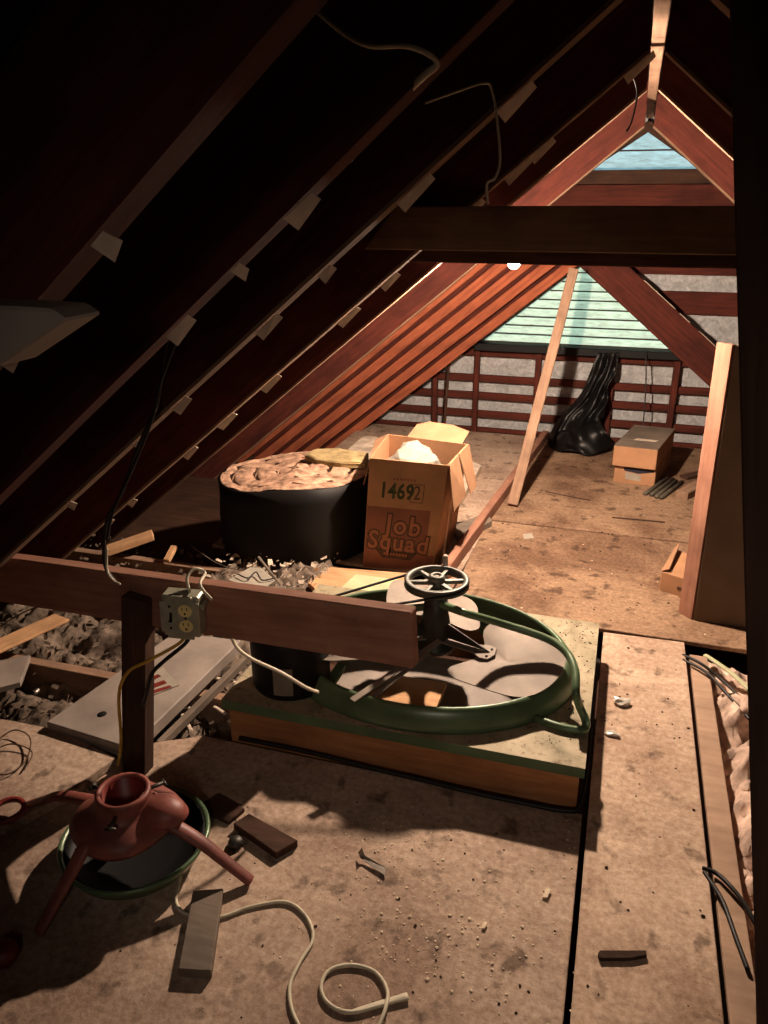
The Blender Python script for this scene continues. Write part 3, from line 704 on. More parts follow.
# flaps
out = (Vector((1, -.35, 0))).normalized()
fl = prism([B2 + Vector((.002, 0, 0)), C2 * .45 + B2 * .55, C2 * .45 + B2 * .55 + out * .045 + Vector((0, 0, -.17)), B2 + out * .03 + Vector((0, 0, -.20))], .005); bpart('flap', fl, M['cardin'])
mid = C2 * .5 + B2 * .5
fl = prism([mid, C2, C2 + out * .05 + Vector((0, 0, -.19)), mid + out * .065 + Vector((0, 0, -.17))], .005); bpart('flap', fl, M['cardin'])
back = (D2 - A2).normalized()
fl = prism([D2 + (C2 - D2) * .25, D2 + (C2 - D2) * .93, D2 + (C2 - D2) * .88 + Vector((.03, .10, .03)), D2 + (C2 - D2) * .7 + Vector((.02, .12, .045)), D2 + (C2 - D2) * .45 + Vector((0, .12, .05)), D2 + (C2 - D2) * .3 + Vector((0, .10, .035))], .005, n=(0, .1, -1)); bpart('flap', fl, M['cardin'], label='torn back flap folded outwards')
lft = (A2 - B2).normalized()
fl = prism([A2, D2, D2 + lft * .06 + Vector((0, 0, -.03)), A2 + lft * .03 + Vector((0, 0, -.12))], .005); bpart('flap', fl, M['cardin'])
# prints on the front, in the plane of the front face
ux = (Bc - A); ux2 = (B2 - A2)
fn = (Bc - A).cross(A2 - A).normalized()
if fn.y > 0: fn = -fn
def fp(s, t, off=.002):
    lo = A.lerp(Bc, s); hi = A2.lerp(B2, s); return lo.lerp(hi, t) + fn * off
b = bmesh.new()
for (s0_, s1_, t0_, t1_) in ((.005, .86, .005, .58), (.86, .985, .005, .16)):
    q = bmesh.new(); n = 12
    g = [[q.verts.new(fp(s0_ + (s1_ - s0_) * i / n, t0_ + (t1_ - t0_) * j / n, .0005)) for j in range(n + 1)] for i in range(n + 1)]
    for i in range(n):
        for j in range(n): q.faces.new((g[i][j], g[i + 1][j], g[i + 1][j + 1], g[i][j + 1]))
    merge(b, q)
bpart('printed_panel', b, M['ink_red'], body)
def text_mesh(txt, size, bold=0, sx=1.0, spacing=1.0):
    cu = bpy.data.curves.new('lettering', 'FONT'); cu.body = txt; cu.size = size; cu.offset = bold; cu.align_x = 'CENTER'; cu.align_y = 'CENTER'; cu.space_character = spacing; cu.resolution_u = 3; cu.extrude = 0; cu.bevel_depth = 0; cu.fill_mode = 'BOTH' if False else cu.fill_mode
    o = bpy.data.objects.new('lettering', cu); COL.objects.link(o)
    dg = bpy.context.evaluated_depsgraph_get(); dg.update(); me = bpy.data.meshes.new_from_object(o.evaluated_get(dg))
    bpy.data.objects.remove(o); bpy.data.curves.remove(cu)
    b = bmesh.new(); b.from_mesh(me); bpy.data.meshes.remove(me)
    for v_ in b.verts: v_.co.x *= sx
    return b
H0 = (A2 - A).length; Wd = .5 * ((Bc - A).length + (B2 - A2).length)
def on_face(b, s, t, off, rot=0):
    bb = bmesh.new()
    for v_ in b.verts:
        x, y = v_.co.x, v_.co.y
        X = x * math.cos(rot) - y * math.sin(rot); Y = x * math.sin(rot) + y * math.cos(rot)
        v_.co = fp(s + X / Wd, t + Y / H0, off)
    bb.free(); return b
def words(name, txt, size, s, t, off, mat, bold=0, sx=1, rot=0, spacing=1.0):
    return bpart(name, on_face(text_mesh(txt, size, bold, sx, spacing), s, t, off, rot), mat, body)
words('printed_number', '1469', .098, .385, .725, .0008, M['ink_green'], .0030, .72, -.01, 1.06)
words('printed_number', '2', .092, .655, .725, .0008, M['ink_dark'], .0005, .66, 0)
fr = bmesh.new()
for (x0, x1, y0, y1) in ((-.028, .028, .040, .043), (-.028, .028, -.043, -.040), (-.028, -.025, -.040, .040), (.025, .028, -.040, .040)):
    q = bmesh.new(); q.faces.new([q.verts.new((x, y, 0)) for x, y in ((x0, y0), (x1, y0), (x1, y1), (x0, y1))]); merge(fr, q)
bpart('printed_number', on_face(fr, .655, .725, .0008), M['ink_dark'], body)
words('printed_word', 'VIRGIN', .018, .48, .845, .0008, M['ink_red'], .0005, 1, 0, 1.1) if False else None
fr = bmesh.new()
for k in range(7):
    q = bmesh.new(); x0 = -.05 + k * .0145; q.faces.new([q.verts.new((x, y, 0)) for x, y in ((x0, -.005), (x0 + .009, -.005), (x0 + .009, .005), (x0, .005))]); merge(fr, q)
bpart('printed_line', on_face(fr, .48, .84, .0008), M['ink_red'], body)
for txt, s, t, sz in (('Job', .52, .415, .125), ('Squad', .47, .255, .118)):
    words('printed_word', txt, sz, s, t, .0011, M['ink_dark'], .0095, .88, -.05, 1.12)
    words('printed_word', txt, sz, s, t, .0017, M['ink_lite'], .0022, .88, -.05, 1.12)
fr = bmesh.new(); q = [fr.verts.new(p) for p in ((-.105, .026, 0), (-.08, .016, 0), (.08, .016, 0), (.105, .022, 0), (.07, -.026, 0), (-.06, -.026, 0))]; fr.faces.new(q)
bpart('printed_badge', on_face(fr, .45, .155, .0009, -.04), M['ink_dark'], body)
fr = bmesh.new()
for k in range(8):
    q = bmesh.new(); x0 = -.055 + k * .014; q.faces.new([q.verts.new((x, y, 0)) for x, y in ((x0, -.006), (x0 + .009, -.006), (x0 + .009, .006), (x0, .006))]); merge(fr, q)
bpart('printed_line', on_face(fr, .45, .145, .0015, -.04), M['ink_lite'], body)
# crumpled paper inside
def crumple(c, rx, ry, rz, seed, sub=3, amp=.35):
    b = bmesh.new(); bmesh.ops.create_icosphere(b, subdivisions=sub, radius=1)
    for v_ in b.verts:
        n = noise.noise(v_.co * 1.7 + Vector((seed, 0, 0))) + .5 * noise.noise(v_.co * 4 + Vector((0, seed, 0)))
        q = v_.co * (1 + amp * n); v_.co = Vector((c[0] + q.x * rx, c[1] + q.y * ry, c[2] + q.z * rz))
    return b
pc = (A2 + B2 + C2 + D2) / 4
tag(link('crumpled_paper', crumple((pc.x - .02, pc.y - .02, .42), .115, .13, .10, 4), M['white']), 'crumpled off-white paper sticking out of the tall box', 'paper')
# small black and white object behind rail, right of the box
ob2 = at(466, 527, z=0)
t_ = thing('metal_bracket', ob2, 'small black and white plastic clip right of the tall box', 'clip')
b = lathe([(.028, 0), (.05, 0), (.05, .010), (.028, .010)], 28, (ob2.x, ob2.y, .002), 1.2, .9, closed=True); o = link('rim', b, M['black'], t_, True)
o = link('pad', lathe([(0, .006), (.024, .006), (.024, 0), (0, 0)], 20, (ob2.x + .01, ob2.y, .012), 1.2, .9), M['white'], t_)
t_.name = 'plastic_clip'

# ------------------------------------------------------------------ roll
RC = Vector((-1.40, 3.20, 0)); rr = .345
roll = thing('carpet_roll', RC, 'fat dark roll standing on end with pinkish layered top', 'roll')
def ro(a): return rr * (1 + .05 * math.sin(2 * a + .6) + .025 * math.sin(5 * a) + .02 * noise.noise(Vector((math.cos(a) * 2, math.sin(a) * 2, 1))))
b = bmesh.new(); N = 72; rings = []
ht = lambda a: .345 + .018 * math.sin(a + 2.2) + .008 * math.sin(4 * a)
for (f, zf) in ((1.0, 0), (1.03, .12), (1.03, .5), (1.01, .8), (1.02, 1.0), (.985, 1.005)):
    rings.append([b.verts.new((RC.x + math.cos(2 * PI * k / N) * ro(2 * PI * k / N) * f * (1 + .01 * noise.noise(Vector((k * .4, zf * 4, 3)))), RC.y + math.sin(2 * PI * k / N) * ro(2 * PI * k / N) * f, ht(2 * PI * k / N) * zf)) for k in range(N)])
for i in range(len(rings) - 1):
    for k in range(N): b.faces.new((rings[i][k], rings[i][(k + 1) % N], rings[i + 1][(k + 1) % N], rings[i + 1][k])).smooth = True
link('roll_side', b, M['rollside'], roll, True)
b = bmesh.new(); NR = 34; g = []
for i in range(NR + 1):
    f = i / NR; ring = []
    for k in range(N * 2):
        a = PI * k / N; r0 = ro(a) * f * .985
        turns = (f * 3.4 + a / (2 * PI)) % 1.0     # spiral layers
        groove = -.022 * math.exp(-((turns - .5) / .07) ** 2) if f > .12 else 0
        x = RC.x + math.cos(a) * r0; y = RC.y + math.sin(a) * r0
        z = ht(a) * 1.0 + .004 + groove + .012 * noise.noise(Vector((x * 9, y * 9, 0))) + .006 * noise.noise(Vector((x * 40, y * 40, 0))) + .014 * (1 - f)
        ring.append(b.verts.new((x, y, z)))
    g.append(ring)
for i in range(NR):
    for k in range(2 * N):
        f = b.faces.new((g[i][k], g[i][(k + 1) % (2 * N)], g[i + 1][(k + 1) % (2 * N)], g[i + 1][k])); f.smooth = True
        tn = ((i + .5) / NR * 3.4 + (k + .5) / (4 * N) * 2) % 1.0
        if abs(tn - .5) < .05 and i > 4: f.material_index = 1
bmesh.ops.remove_doubles(b, verts=b.verts[:], dist=1e-5)
link('roll_top', b, [M['rolltop'], M['rolldark']], roll, True, ).name = 'roll_top'
c = at(333, 458, z=.40)
b = prism([c + Vector(q) for q in ((-.15, .02, .0), (-.12, .09, .012), (0, .11, .018), (.15, .07, .02), (.17, -.03, .0), (.05, -.05, -.004), (-.08, -.03, 0))], .035, .006, n=(0, 0, -1))
bmesh.ops.subdivide_edges(b, edges=b.edges[:], cuts=2)
for v_ in b.verts: v_.co += noise.noise_vector(v_.co * 14) * .012
tag(link('foam_piece', b, M['foam'], smooth=False), 'yellowed foam chunk lying on top of the dark roll', 'foam')
# kraft paper behind the box and the roll
c = at(365, 462, z=.33)
b = bmesh.new(); nn_ = 10
gg = [[b.verts.new((-1.5 + .75 * i / nn_, 3.72 + .75 * j / nn_, .16 + .02 * noise.noise(Vector((i * .7, j * .7, 2))) - .12 * (i / nn_) ** 2)) for j in range(nn_ + 1)] for i in range(nn_ + 1)]
for i in range(nn_):
    for j in range(nn_): b.faces.new((gg[i][j], gg[i + 1][j], gg[i + 1][j + 1], gg[i][j + 1]))
r = bmesh.ops.extrude_face_region(b, geom=b.faces[:]);
for e in r['geom']:
    if isinstance(e, bmesh.types.BMVert): e.co.z = 0.0
tag(link('insulation_batt', b, M['kraft']), 'tan paper-faced batt lying behind the roll and the tall box', 'insulation')

# ------------------------------------------------------------------ far cartons
def carton(name, L0, R0, depthv, h, taper, label, lid=False):
    pass
c0 = at(613, 482, z=.0); c1_ = at(654, 487, z=.0)
ax = (c1_ - c0); ax.z = 0; w_ = ax.length; axn = ax.normalized(); dp = Vector((-axn.y, axn.x, 0))
dp = (at(672, 462, z=0) - c1_); dp.z = 0; dpn = dp.normalized(); DL = .46
low = thing('storage_carton', c0 + ax / 2, 'lower flat carton with a white label by the gable', 'carton')
zb = .105
P = [c0, c0 + ax, c0 + ax + dpn * DL, c0 + dpn * DL]
link('carton_body', prism([p + Vector((0, 0, .002)) for p in P], zb, .002, n=(0, 0, 1)), M['card'], low)
f0 = c0 - dpn * .0015
link('label', prism([f0 + axn * (w_ * .28) + Vector((0, 0, .028)), f0 + axn * (w_ * .66) + Vector((0, 0, .024)), f0 + axn * (w_ * .66) + Vector((0, 0, .062)), f0 + axn * (w_ * .28) + Vector((0, 0, .070))], .002), M['white'], low)
link('print', prism([f0 + axn * (w_ * .2) + Vector((0, 0, .098)), f0 + axn * (w_ * .25) + Vector((0, 0, .078)), f0 + axn * (w_ * .6) + Vector((0, 0, .068)), f0 + axn * (w_ * .95) + Vector((0, 0, .085)), f0 + axn * (w_ * .97) + Vector((0, 0, .098))], .0015), M['blue'], low)
up_ = thing('storage_carton', c0 + ax / 2 + Vector((0, 0, .11)), 'upper brown carton with dusty lid stacked by the gable', 'carton')
P2 = [c0 - axn * .01 - dpn * .03, c0 + ax - axn * .0 - dpn * .03, c0 + ax + dpn * .48 + axn * .0, c0 + dpn * .48 - axn * .012]
link('carton_body', prism([p + Vector((0, 0, .109)) for p in P2], .118, .003, n=(0, 0, 1)), M['card'], up_)
link('carton_lid', prism([p + Vector((0, 0, .229)) for p in P2], .002, 0, n=(0, 0, 1)), M['graywood'], up_)
tp = c0 + ax * .5 + dpn * .12 + Vector((0, 0, .233))
link('label', prism([tp - axn * .05, tp + axn * .07, tp + axn * .08 + dpn * .035, tp - axn * .04 + dpn * .04], .001), M['kraft'], up_)
# rods
for k, (u0, v0, u1, v1) in enumerate(((645, 494, 667, 478), (651, 495, 673, 479), (656, 497, 676, 481), (661, 498, 682, 482))):
    a_ = at(u0, v0, z=.012); e_ = at(u1, v1, z=.012)
    tag(link('metal_rod', tube([a_, (a_ + e_) / 2, e_], .012, 8, sm=1), M['rod'], smooth=True), 'dark grey rod in front of the cartons, %s from the left' % ['first', 'second', 'third', 'fourth'][k], 'rod', 'rods on the floor by the cartons')
board('wood_offcut', at(682, 492, z=.04), at(715, 474, z=.04), .07, .04, M['joist'], label='short brown wood block right of the dark rods', cat='board')
board('wood_offcut', at(684, 476, z=.02), at(715, 469, z=.02), .06, .02, M['dark'], label='dark flat scrap behind the brown block by the rods', cat='board')
# small carton beside panel
sc = thing('small_carton', at(672, 585, z=0), 'low tan carton on the floor left of the leaning panel', 'carton')
q0, q1, q2 = at(659, 590, z=0), at(690, 600, z=0), at(672, 566, z=0); dq = q2 - q0
b = prism([q0, q1, q1 + dq * .9, q0 + dq], .085, .002, n=(0, 0, 1)); link('carton_body', b, M['card'], sc)
zz = Vector((0, 0, .087))
link('flap', prism([q0 + zz, q0 + zz + dq, q0 + dq + Vector((.02, .0, .115)), q0 + Vector((.03, 0, .10))], .003), M['cardin'], sc)
f0 = q0 + (q1 - q0) * .55 + Vector((0, -.002, .03)); e_ = (q1 - q0).normalized()
link('print', prism([f0, f0 + e_ * .05, f0 + e_ * .05 + Vector((0, 0, .012)), f0 + Vector((0, 0, .012))], .0015), M['ink_dark'], sc)

# ------------------------------------------------------------------ leaning panel
pn = thing('hardboard_sheet', (.55, 2.9, 0), 'brown hardboard panel with orange wood edge standing at right', 'panel')
m, L = frame((.340, 2.93, 0), (.328, 2.93, 1.06), (-.72, -.69, 0))
o = link('edge_strip', rough_board(L, .068, .02, .002, .001), M['rail'], None, mw=m); o.parent = pn; o.matrix_parent_inverse = Matrix.Translation(pn.location).inverted()
link('panel_face', prism([(.370, 2.905, 0), (1.25, 2.885, 0), (1.25, 2.885, 1.05), (.360, 2.905, 1.055)], .045, .001, n=(0, 1, 0)), M['brownpanel'], pn)

# ------------------------------------------------------------------ black plastic drape
b = bmesh.new(); NU, NV = 40, 46; gg = []
Ltop, Rtop = at(585, 352, y=5.31), at(618, 352, y=5.31)
def lp(a, b_, t): return a + (b_ - a) * t
left = catmull([at(598, 352, y=5.32), at(590, 372, y=5.28), at(580, 395, y=5.26), at(562, 415, y=5.22), at(552, 430, y=5.18), at(548, 444, z=.01), at(556, 449, z=.012)], 8)
right = catmull([at(619, 352, y=5.32), at(616, 372, y=5.28), at(608, 386, y=5.27), at(608, 400, y=5.25), at(600, 415, y=5.20), at(608, 432, y=5.10), at(622, 446, z=.02)], 8)
NN = len(left)
for i in range(NN):
    row = []
    for k in range(NU + 1):
        t0 = k / NU; p = lp(left[i], right[i], t0)
        fold = math.sin(t0 * 15 + i * .06) * .022 + noise.noise(Vector((t0 * 6, i * .16, 1))) * .035
        p = p + Vector((0, -.03 + fold * (1 if i > 2 else .4) - .16 * math.sin(PI * t0) * (i / NN) ** 3, .0))
        if i > NN * .7: p.z = max(p.z + .04 * math.sin(PI * t0) * (.5 + .5 * math.sin(t0 * 9)), .006)
        row.append(b.verts.new(p))
    gg.append(row)
for i in range(NN - 1):
    for k in range(NU): b.faces.new((gg[i][k], gg[i][k + 1], gg[i + 1][k + 1], gg[i + 1][k])).smooth = True
bmesh.ops.recalc_face_normals(b, faces=b.faces[:]); bmesh.ops.solidify(b, geom=b.faces[:], thickness=.002)
tag(link('plastic_sheet', b, M['blackpl'], smooth=True), 'crumpled black plastic sheet hanging from the window sill to the floor', 'plastic sheet')

# ------------------------------------------------------------------ bulb
BP = at(514, 262, y=3.06)
lamp = thing('light_bulb', BP, 'lit bare bulb in a porcelain holder under the collar tie', 'lamp')
b = lathe([(0, -.026), (.010, -.024), (.018, -.017), (.023, -.006), (.024, .004), (.021, .018), (.015, .034), (.012, .045), (0, .045)], 28, BP); link('bulb', b, M['bulb'], lamp, True)
b = lathe([(0, .046), (.02, .046), (.024, .052), (.024, .07), (.045, .08), (.045, .095), (0, .095)], 28, BP); link('lamp_holder', b, M['porcelain'], lamp, True)
board('lamp_block', (BP.x, 2.994, BP.z + .124), (BP.x, 3.13, BP.z + .124), .09, .028, M['dark'], label='short wooden block that the bulb holder is screwed to', cat='block')

# ------------------------------------------------------------------ left side things
# grey hollow panel (old door section)
z_ = .055
gp = [at(48, 722, z=z_), at(118, 672, z=z_), at(178, 633, z=z_), at(240, 642, z=z_), at(152, 718, z=z_), at(118, 742, z=z_)]
slab = thing('door_slab', gp[0], 'flat grey panel with a round hole behind the post', 'panel')
gp = [at(46, 722, z=z_), at(175, 632, z=z_), at(241, 640, z=z_), at(130, 748, z=z_)]
link('panel_body', prism(gp, .045, .003, n=(0, 0, -1)), M['gray'], slab)
hc = at(102, 714, z=z_ + .0012)
link('hole', lathe([(0, .0008), (.013, .0008), (.014, -.001), (0, -.001)], 24, hc), M['slot'], slab)
board('edge_strip', at(246, 655, z=.03), at(158, 742, z=.0), .022, .03, M['graywood'], parent=slab)
lc = [at(152, 692, z=z_ + .002), at(166, 673, z=z_ + .002), at(179, 687, z=z_ + .002), at(150, 698, z=z_ + .002)]
lab = tag(link('paper_label', prism([p + Vector((0, 0, .004)) for p in (at(148, 678, z=z_), at(163, 668, z=z_), at(179, 686, z=z_), at(150, 697, z=z_))], .003, n=(0, 0, -1)), M['white']), 'small white card with red print on the grey panel', 'card')
for q in (((152, 684), (164, 680), (167, 683), (153, 688)), ((154, 690), (170, 685), (172, 687), (154, 693)), ((152, 677), (158, 674), (161, 676), (153, 680))):
    o = link('red_print', prism([at(u, v, z=z_ + .0052) for u, v in q], .001, n=(0, 0, -1)), M['redin']); o.parent = lab
board('scrap_board', at(-30, 658, z=.075), at(62, 616, z=.06), .085, .012, M['pine'], label='pale board slanting up at the left edge behind the post', cat='board')
flat_q('scrap_board', [(-10, 690), (-10, 662), (30, 655), (20, 682)], .02, .02, M['gray'], 'short greyish board end at the left edge under the pale board', 'board')
zl = .03
sheet('plywood_sheet', [at(u, v, z=zl)[:2] for u, v in ((-90, 706), (10, 720), (60, 730), (116, 757), (64, 795), (8, 826), (-90, 835))], zl, .028, M['ply'], 'raised plywood piece at the left edge with a dark cut edge', 'plywood')
cable('thin_wire', [at(-15, 640, y=1.9), at(10, 620, y=1.85), at(40, 606, y=1.8), at(75, 602, y=1.75), at(112, 604, y=1.65)], .0025, M['graywood'], 'thin pale wire behind the left part of the rail')
cable('thin_wire', [at(-5, 742, z=.04), at(14, 730, z=.05), at(30, 738, z=.05), at(26, 760, z=.04), at(8, 774, z=.04), at(-8, 770, z=.04), at(-6, 752, z=.04), at(12, 744, z=.045), at(32, 752, z=.04), at(24, 770, z=.038)], .002, M['ink_dark'], 'tangled thin brown wire on the raised plywood at left')
flat_q('torn_paper', [(228, 580), (250, 567), (262, 568), (275, 580), (262, 590)], .09, .004, M['white'], 'white torn paper with black wire behind the rail', 'paper')
cable('black_cable', [at(238, 574, z=.105), at(248, 578, z=.105), at(256, 572, z=.11), at(262, 580, z=.10), at(275, 578, z=.10)], .003, M['wired'], 'short kinked black wire on the torn white paper')
board('thin_stick', at(258, 556, z=.11), at(290, 596, z=.06), .012, .008, M['graywood'], label='thin grey stick poking up behind the rail near the roll', cat='stick')
board('scrap_board', at(245, 590, z=.08), at(286, 588, z=.08), .05, .012, M['graywood'], label='small grey board scrap behind the rail beside the torn paper', cat='board')
cable('thin_wire', [at(190, 545, z=.05), at(215, 562, z=.05), at(238, 570, z=.06), at(262, 572, z=.09)], .002, M['graywood'], 'thin grey wire over the fluff behind the outlet')
board('wood_offcut', at(166, 560, z=.03), at(174, 545, z=.07), .03, .02, M['pine'], label='tiny pale wood stub standing in the fluff behind the rail', cat='board')
board('wood_offcut', at(106, 548, z=.05), at(152, 532, z=.10), .07, .03, M['pine'], label='orange wood piece leaning under the rafters behind the rail', cat='board')
cable('glass_bead', [at(34, 693, z=-.02), at(36, 692, z=-.02), at(38, 690, z=-.02)], .008, M['metal'], 'tiny shiny metal scrap in the dark bay at left', 'metal scrap')
for k in range(7):
    R = random.Random(k + 40); x = R.uniform(-1.24, -1.06); y = R.uniform(1.66, 2.1)
    board('wood_offcut', (x, y, -.03), (x + R.uniform(-.09, .09), y + R.uniform(-.06, .06), -.025 + R.uniform(0, .02)), .014, .006, M['kraft'], label='thin pale sliver in the debris between post and fan, number %d' % k if False else 'thin pale wood sliver in the debris between the post and the fan', cat='sliver', group='slivers between the post and the fan')

# ------------------------------------------------------------------ tree stand
TC = Vector((-1.02, 1.25, 0))
st = thing('tree_stand', TC, 'worn red cast iron tree stand with a green water bowl', 'stand')
bo = lathe([(0, .012), (.10, .012), (.150, .030), (.168, .062), (.176, .068), (.180, .062), (.172, .048), (.158, .022), (.10, .002), (0, .002)], 56, (TC.x + .0, TC.y - .0, 0)); link('water_bowl', bo, M['green'], st, True)
link('bowl_black_inside', lathe([(0, .014), (.10, .014), (.149, .032), (.166, .060), (.1665, .056), (.15, .028), (.10, .010), (0, .010)], 48, (TC.x, TC.y, .001)), M['black'], st, True)  # inside of the bowl drawn as a black layer
HC = Vector((-1.01, 1.217, 0))
# upper casting: cup + flange
b = lathe([(.048, .16), (.050, .226), (.055, .232), (.063, .229), (.062, .22), (.064, .190), (.078, .178), (.108, .165), (.122, .145), (.118, .132), (.10, .145), (.06, .155)], 48, HC, closed=True)
for v_ in b.verts:
    if v_.co.z < .21: v_.co.x += .012 * math.sin(v_.co.y * 20)
link('cup', b, M['red'], st, True)
link('cup_lining', lathe([(.0, .15), (.0465, .152), (.0485, .226), (.050, .227), (.0475, .145), (0, .145)], 40, HC), M['redin'], st, True)
b = lathe([(0, .0), (.05, .004), (.062, .02), (.05, .042), (.025, .056), (0, .058)], 28, (0, 0, 0), 1, .8)
for v_ in b.verts: v_.co = Vector((HC.x + .088, HC.y + .02, .150)) + v_.co
link('boss', b, M['red'], st, True)
def leg(a, L, name='leg', mat='red'):
    c, s = math.cos(a), math.sin(a)
    pts = [HC + Vector((c * r, s * r, z)) for r, z in ((.06, .150), (.11, .148), (.6 * L, .110), (.8 * L, .060), (L, .010))]
    link(name, tube(pts, lambda t: .021 - .006 * t, 12, flat=.6), M[mat], st, True)
leg(math.radians(6), .30); leg(math.radians(250), .25); leg(math.radians(168), .40, mat='red')
leg(math.radians(100), .24)
for a in (.9, 3.0, 5.0):
    c, s = math.cos(a), math.sin(a); link('screw', tube([HC + Vector((c * .05, s * .05, .205)), HC + Vector((c * .095, s * .095, .205))], .005, 8, sm=1), M['iron'], st, True)
    link('screw_head', tube([HC + Vector((c * .097 - s * .012, s * .097 + c * .012, .205)), HC + Vector((c * .097 + s * .012, s * .097 - c * .012, .205))], .004, 8, sm=1), M['iron'], st, True)
# red ring handle at left
rc = at(8, 812, z=.055)
tag(link('red_hoop', lathe([(.034, 0), (.044, 0), (.046, .006), (.044, .012), (.034, .012), (.032, .006)], 36, rc, closed=True), M['redin'], smooth=True), 'small dark red metal hoop at the left edge', 'hoop')
kp = at(-8, 942, z=.08)
tag(link('red_ball', lathe([(0, 0), (.022, .004), (.03, .02), (.026, .038), (.012, .046), (0, .047)], 24, kp), M['redin'], smooth=True), 'red knob just showing at the lower left edge', 'knob')
bpy.data.objects['red_ball'].location.z = -kp.z; bpy.data.objects['red_ball'].location.y = .02

# ------------------------------------------------------------------ foreground bits
def blk(name, uv4, z, t, mat, label, cat='block', bv=.002): return flat_q(name, uv4, z, t, mat, label, cat, bv)
blk('grey_block', [(193, 890), (223, 888), (211, 971), (178, 969)], .024, .024, M['graywood'], 'grey weathered wood block lying across the cream cable')
blk('block_and_shadow', [(233, 823), (249, 813), (298, 840), (276, 853)], .022, .022, M['dark'], 'dark wooden block right of the tree stand foot')
blk('block_and_shadow', [(196, 806), (218, 793), (245, 808), (228, 822)], .012, .012, M['dark'], 'shadow drawn as a flat dark slab touching the dark block, farther back')  # cast shadow beside the real block, modelled as a thin dark slab
tag(link('metal_button', lathe([(0, 0), (.018, 0), (.02, .01), (.014, .02), (0, .022)], 20, at(236, 845, z=0)), M['iron'], smooth=True), 'small dark round knob beside the tree stand leg', 'knob')
cable('cream_cable', [at(200, 838, z=.005), at(184, 866, z=.005), at(178, 888, z=.005), at(177, 905, z=.005), at(190, 915, z=.005), at(220, 917, z=.005), at(250, 907, z=.005), at(285, 902, z=.005), at(305, 915, z=.005), at(313, 938, z=.005), at(300, 962, z=.005), at(290, 985, z=.005), at(292, 1010, z=.005), at(304, 1035, z=.005)], .0042, M['wire'], 'long cream cable snaking over the foreground plywood')
cable('cream_cable', [at(408, 996, z=.006), at(385, 1004, z=.006), at(350, 1012, z=.006), at(328, 1003, z=.006), at(321, 986, z=.006), at(330, 970, z=.006), at(352, 965, z=.006), at(375, 972, z=.006), at(387, 990, z=.010), at(385, 1010, z=.014), at(375, 1035, z=.006)], .0042, M['wire'], 'curled loop of cream cable at the bottom of the picture')
tag(link('wire_end', tube([at(350, 1012, z=.007), at(375, 1005, z=.007), at(408, 996, z=.007)], lambda t: .004 + .005 * t, 8, flat=.4), M['wire'], smooth=True), 'flattened split end of the curled cream cable', 'cable end')
b = prism([at(358, 853, z=.01), at(362, 848, z=.03), at(365, 856, z=.012), at(386, 868, z=.008), at(385, 876, z=.006), at(360, 858, z=.008)], .002)
tag(link('metal_shard', b, M['metal']), 'small bent metal shard on the foreground plywood', 'metal scrap')
blk('bark_stick', [(598, 953), (600, 950), (646, 950), (647, 955), (630, 958), (600, 958)], .022, .010, M['bark'], 'short dark stick lying on the pale plank', 'stick', .001)
for (u, v, s, lab) in ((546, 894, .014, 'pale wood chip near the fan shadow edge on the plywood'), (484, 926, .009, 'small white flake left of the plank gap'),):
    p = at(u, v, z=.002); b = prism([p + Vector(q) * s for q in ((-.5, -1, 0), (.3, -1, .2), (.7, .9, .3), (-.1, 1, 0))], .003, n=(0, 0, 1)); tag(link('wood_chip', b, M['crumb']), lab, 'chip')
# crumbs (uncountable)
b = bmesh.new(); R = random.Random(11)
def crumbs(n, gen, smin, smax):
    for k in range(n):
        x, y, z = gen(); s = R.uniform(smin, smax) * R.uniform(.5, 1)
        q = bmesh.new(); bmesh.ops.create_icosphere(q, subdivisions=1, radius=s)
        for v_ in q.verts: v_.co = Vector((x + v_.co.x * R.uniform(.7, 1.5), y + v_.co.y * R.uniform(.7, 1.5), z + s * .4 + v_.co.z * .6))
        merge(b, q)
def g1():
    p = at(R.gauss(450, 55), R.gauss(930, 45), z=0); return p.x, p.y, 0
def g2():
    p = at(R.uniform(330, 575), R.uniform(830, 1030), z=0); return p.x, p.y, 0
def g3():
    p = at(R.gauss(390, 16), R.gauss(838, 14), z=0); return p.x, p.y, 0
crumbs(170, g1, .001, .0045); crumbs(200, g2, .0008, .0036); crumbs(90, g3, .001, .0034)
tag(link('plaster_crumbs', b, M['crumb']), 'white plaster crumbs scattered over the foreground plywood', 'crumbs', kind='stuff')
b = bmesh.new()
def g4():
    return R.uniform(-.5, 1.0), R.uniform(2.8, 4.6), 0
def g5():
    return R.uniform(.06, .32), R.uniform(.9, 2.6), .012
def g6():
    return R.uniform(-.95, .0), R.uniform(.9, 1.6), 0
def g7():
    return (-.07 + R.uniform(-.06, .08), R.uniform(1.8, 2.5), .14)
crumbs(260, g4, .001, .006); crumbs(60, g5, .001, .005); crumbs(90, g6, .001, .0045); crumbs(160, g7, .001, .004)
tag(link('dirt_bits', b, M['bark']), 'dark dirt bits and bark crumbs over the floorboards', 'dirt', kind='stuff')
b = bmesh.new(); crumbs(90, g4, .001, .005)
p0 = at(390 + 220, 560, z=0)
tag(link('plaster_crumbs', b, M['crumb']), 'pale crumbs on the tan plywood behind the fan', 'crumbs', kind='stuff')
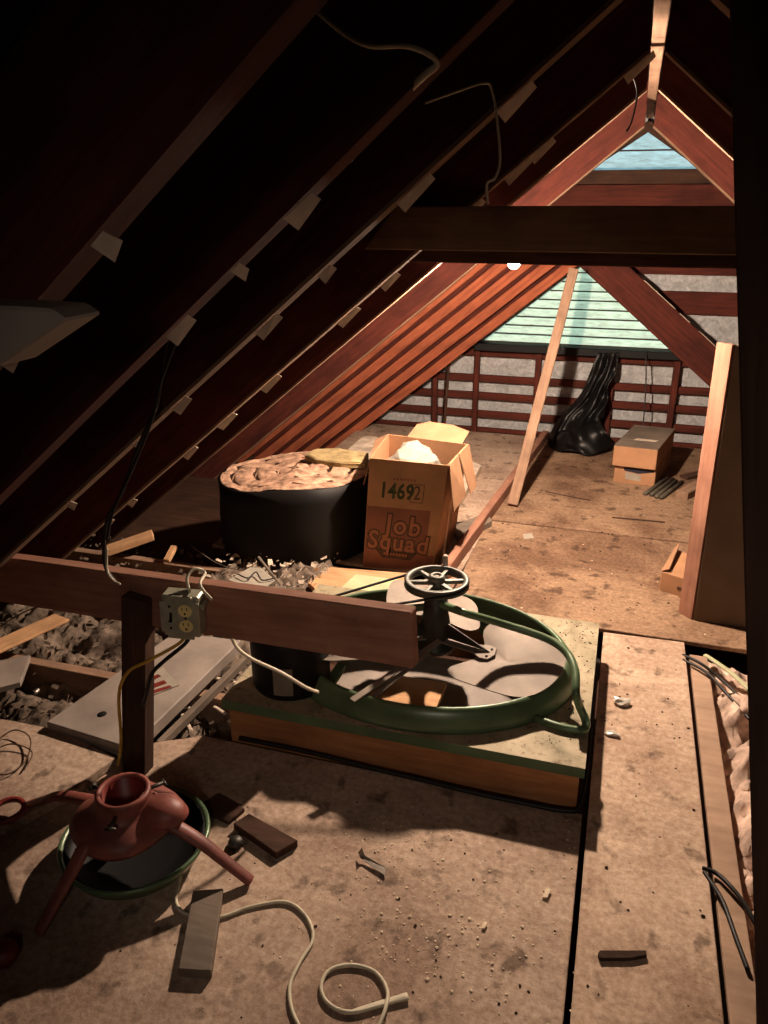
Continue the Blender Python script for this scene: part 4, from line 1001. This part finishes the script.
# splinters on the tan sheets
for (u0, v0, u1, v1, lab) in ((545, 491, 590, 500, 'thin dark splinter on the tan plywood near the leaning pole foot'), (612, 517, 665, 522, 'row of torn veneer along the far plywood seam')):
    a_, e_ = at(u0, v0, z=.006), at(u1, v1, z=.006)
    board('splinter', a_, e_, .012, .006, M['bark'], label=lab, cat='splinter', wob=.004, bv=0)
tag(link('white_scrap', prism([at(523, 534, z=.003), at(532, 533, z=.003), at(534, 538, z=.003), at(524, 539, z=.003)], .002, n=(0, 0, -1)), M['white']), 'small white paper bit on the tan plywood near the floor rail', 'paper')
# plastic scraps beside the fan
for (u, v, s, lab) in ((622, 702, .03, 'clear crumpled plastic scrap on the pale plank beside the fan'), (612, 733, .018, 'smaller clear plastic scrap below the larger one on the plank')):
    p = at(u, v, z=.02); tag(link('plastic_scrap', crumple((p.x, p.y, .012 + s * .35), s, s * .7, s * .35, u, 2, .9), M['clear']), lab, 'plastic scrap')
# cables in the right bay
for k, (pts, lab) in enumerate((
    ([at(683, 655, z=.01), at(700, 663, z=.02), at(722, 680, z=.0), at(748, 705, z=-.01), at(775, 730, z=-.02)], 'upper black cable crossing the far end of the exposed joist'),
    ([at(683, 660, z=.01), at(706, 672, z=.015), at(728, 695, z=.0), at(752, 722, z=-.01)], 'lower black cable crossing the far end of the exposed joist'),
    ([at(702, 868, z=.012), at(716, 873, z=.012), at(732, 888, z=.015), at(745, 905, z=.01), at(756, 925, z=0)], 'black cable curving over the joist at its middle'),
    ([at(704, 872, z=.012), at(722, 900, z=.012), at(735, 935, z=.012), at(748, 970, z=.008)], 'black cable running down the joist near the post'))):
    cable('black_cable', pts, .0055, M['wired'], lab)
cable('green_strip', [at(705, 655, z=.0), at(730, 672, z=-.005), at(752, 692, z=-.01), at(780, 715, z=-.02)], .010, M['mint'], 'pale green cable beside the far pink insulation', flat=.5)

# ------------------------------------------------------------------ lights and world
w = bpy.data.worlds.new('world'); S.world = w; w.use_nodes = True
w.node_tree.nodes['Background'].inputs[0].default_value = (.35, .6, .6, 1); w.node_tree.nodes['Background'].inputs[1].default_value = .6
def lamp_pt(name, loc, e, col, r):
    l = bpy.data.lights.new(name, 'POINT'); l.energy = e; l.color = col; l.shadow_soft_size = r
    o = bpy.data.objects.new(name, l); COL.objects.link(o); o.location = loc; return o
l = bpy.data.lights.new('fill_spot', 'SPOT'); l.energy = 46; l.color = (1, .82, .68); l.shadow_soft_size = .22; l.spot_size = math.radians(52); l.spot_blend = .9
o = bpy.data.objects.new('fill_spot', l); COL.objects.link(o); o.location = (.25, -1.0, 1.75)   # added fill spot behind the viewer, brightens the foreground
o.rotation_euler = (Vector((-.30, 2.0, .2)) - o.location).to_track_quat('-Z', 'Y').to_euler()
lamp_pt('fill_glow', (.1, -1.1, .5), .7, (1, .80, .66), .3)   # added faint fill behind the viewer, no known source
S.view_settings.view_transform = 'Standard'; S.view_settings.look = 'None'; S.view_settings.gamma = 1; S.view_settings.use_curve_mapping = False
S.view_settings.exposure = 0.0
S.cycles.use_denoising = True
S.cycles.max_bounces = 8; S.cycles.diffuse_bounces = 5
S.cycles.sample_clamp_indirect = 6
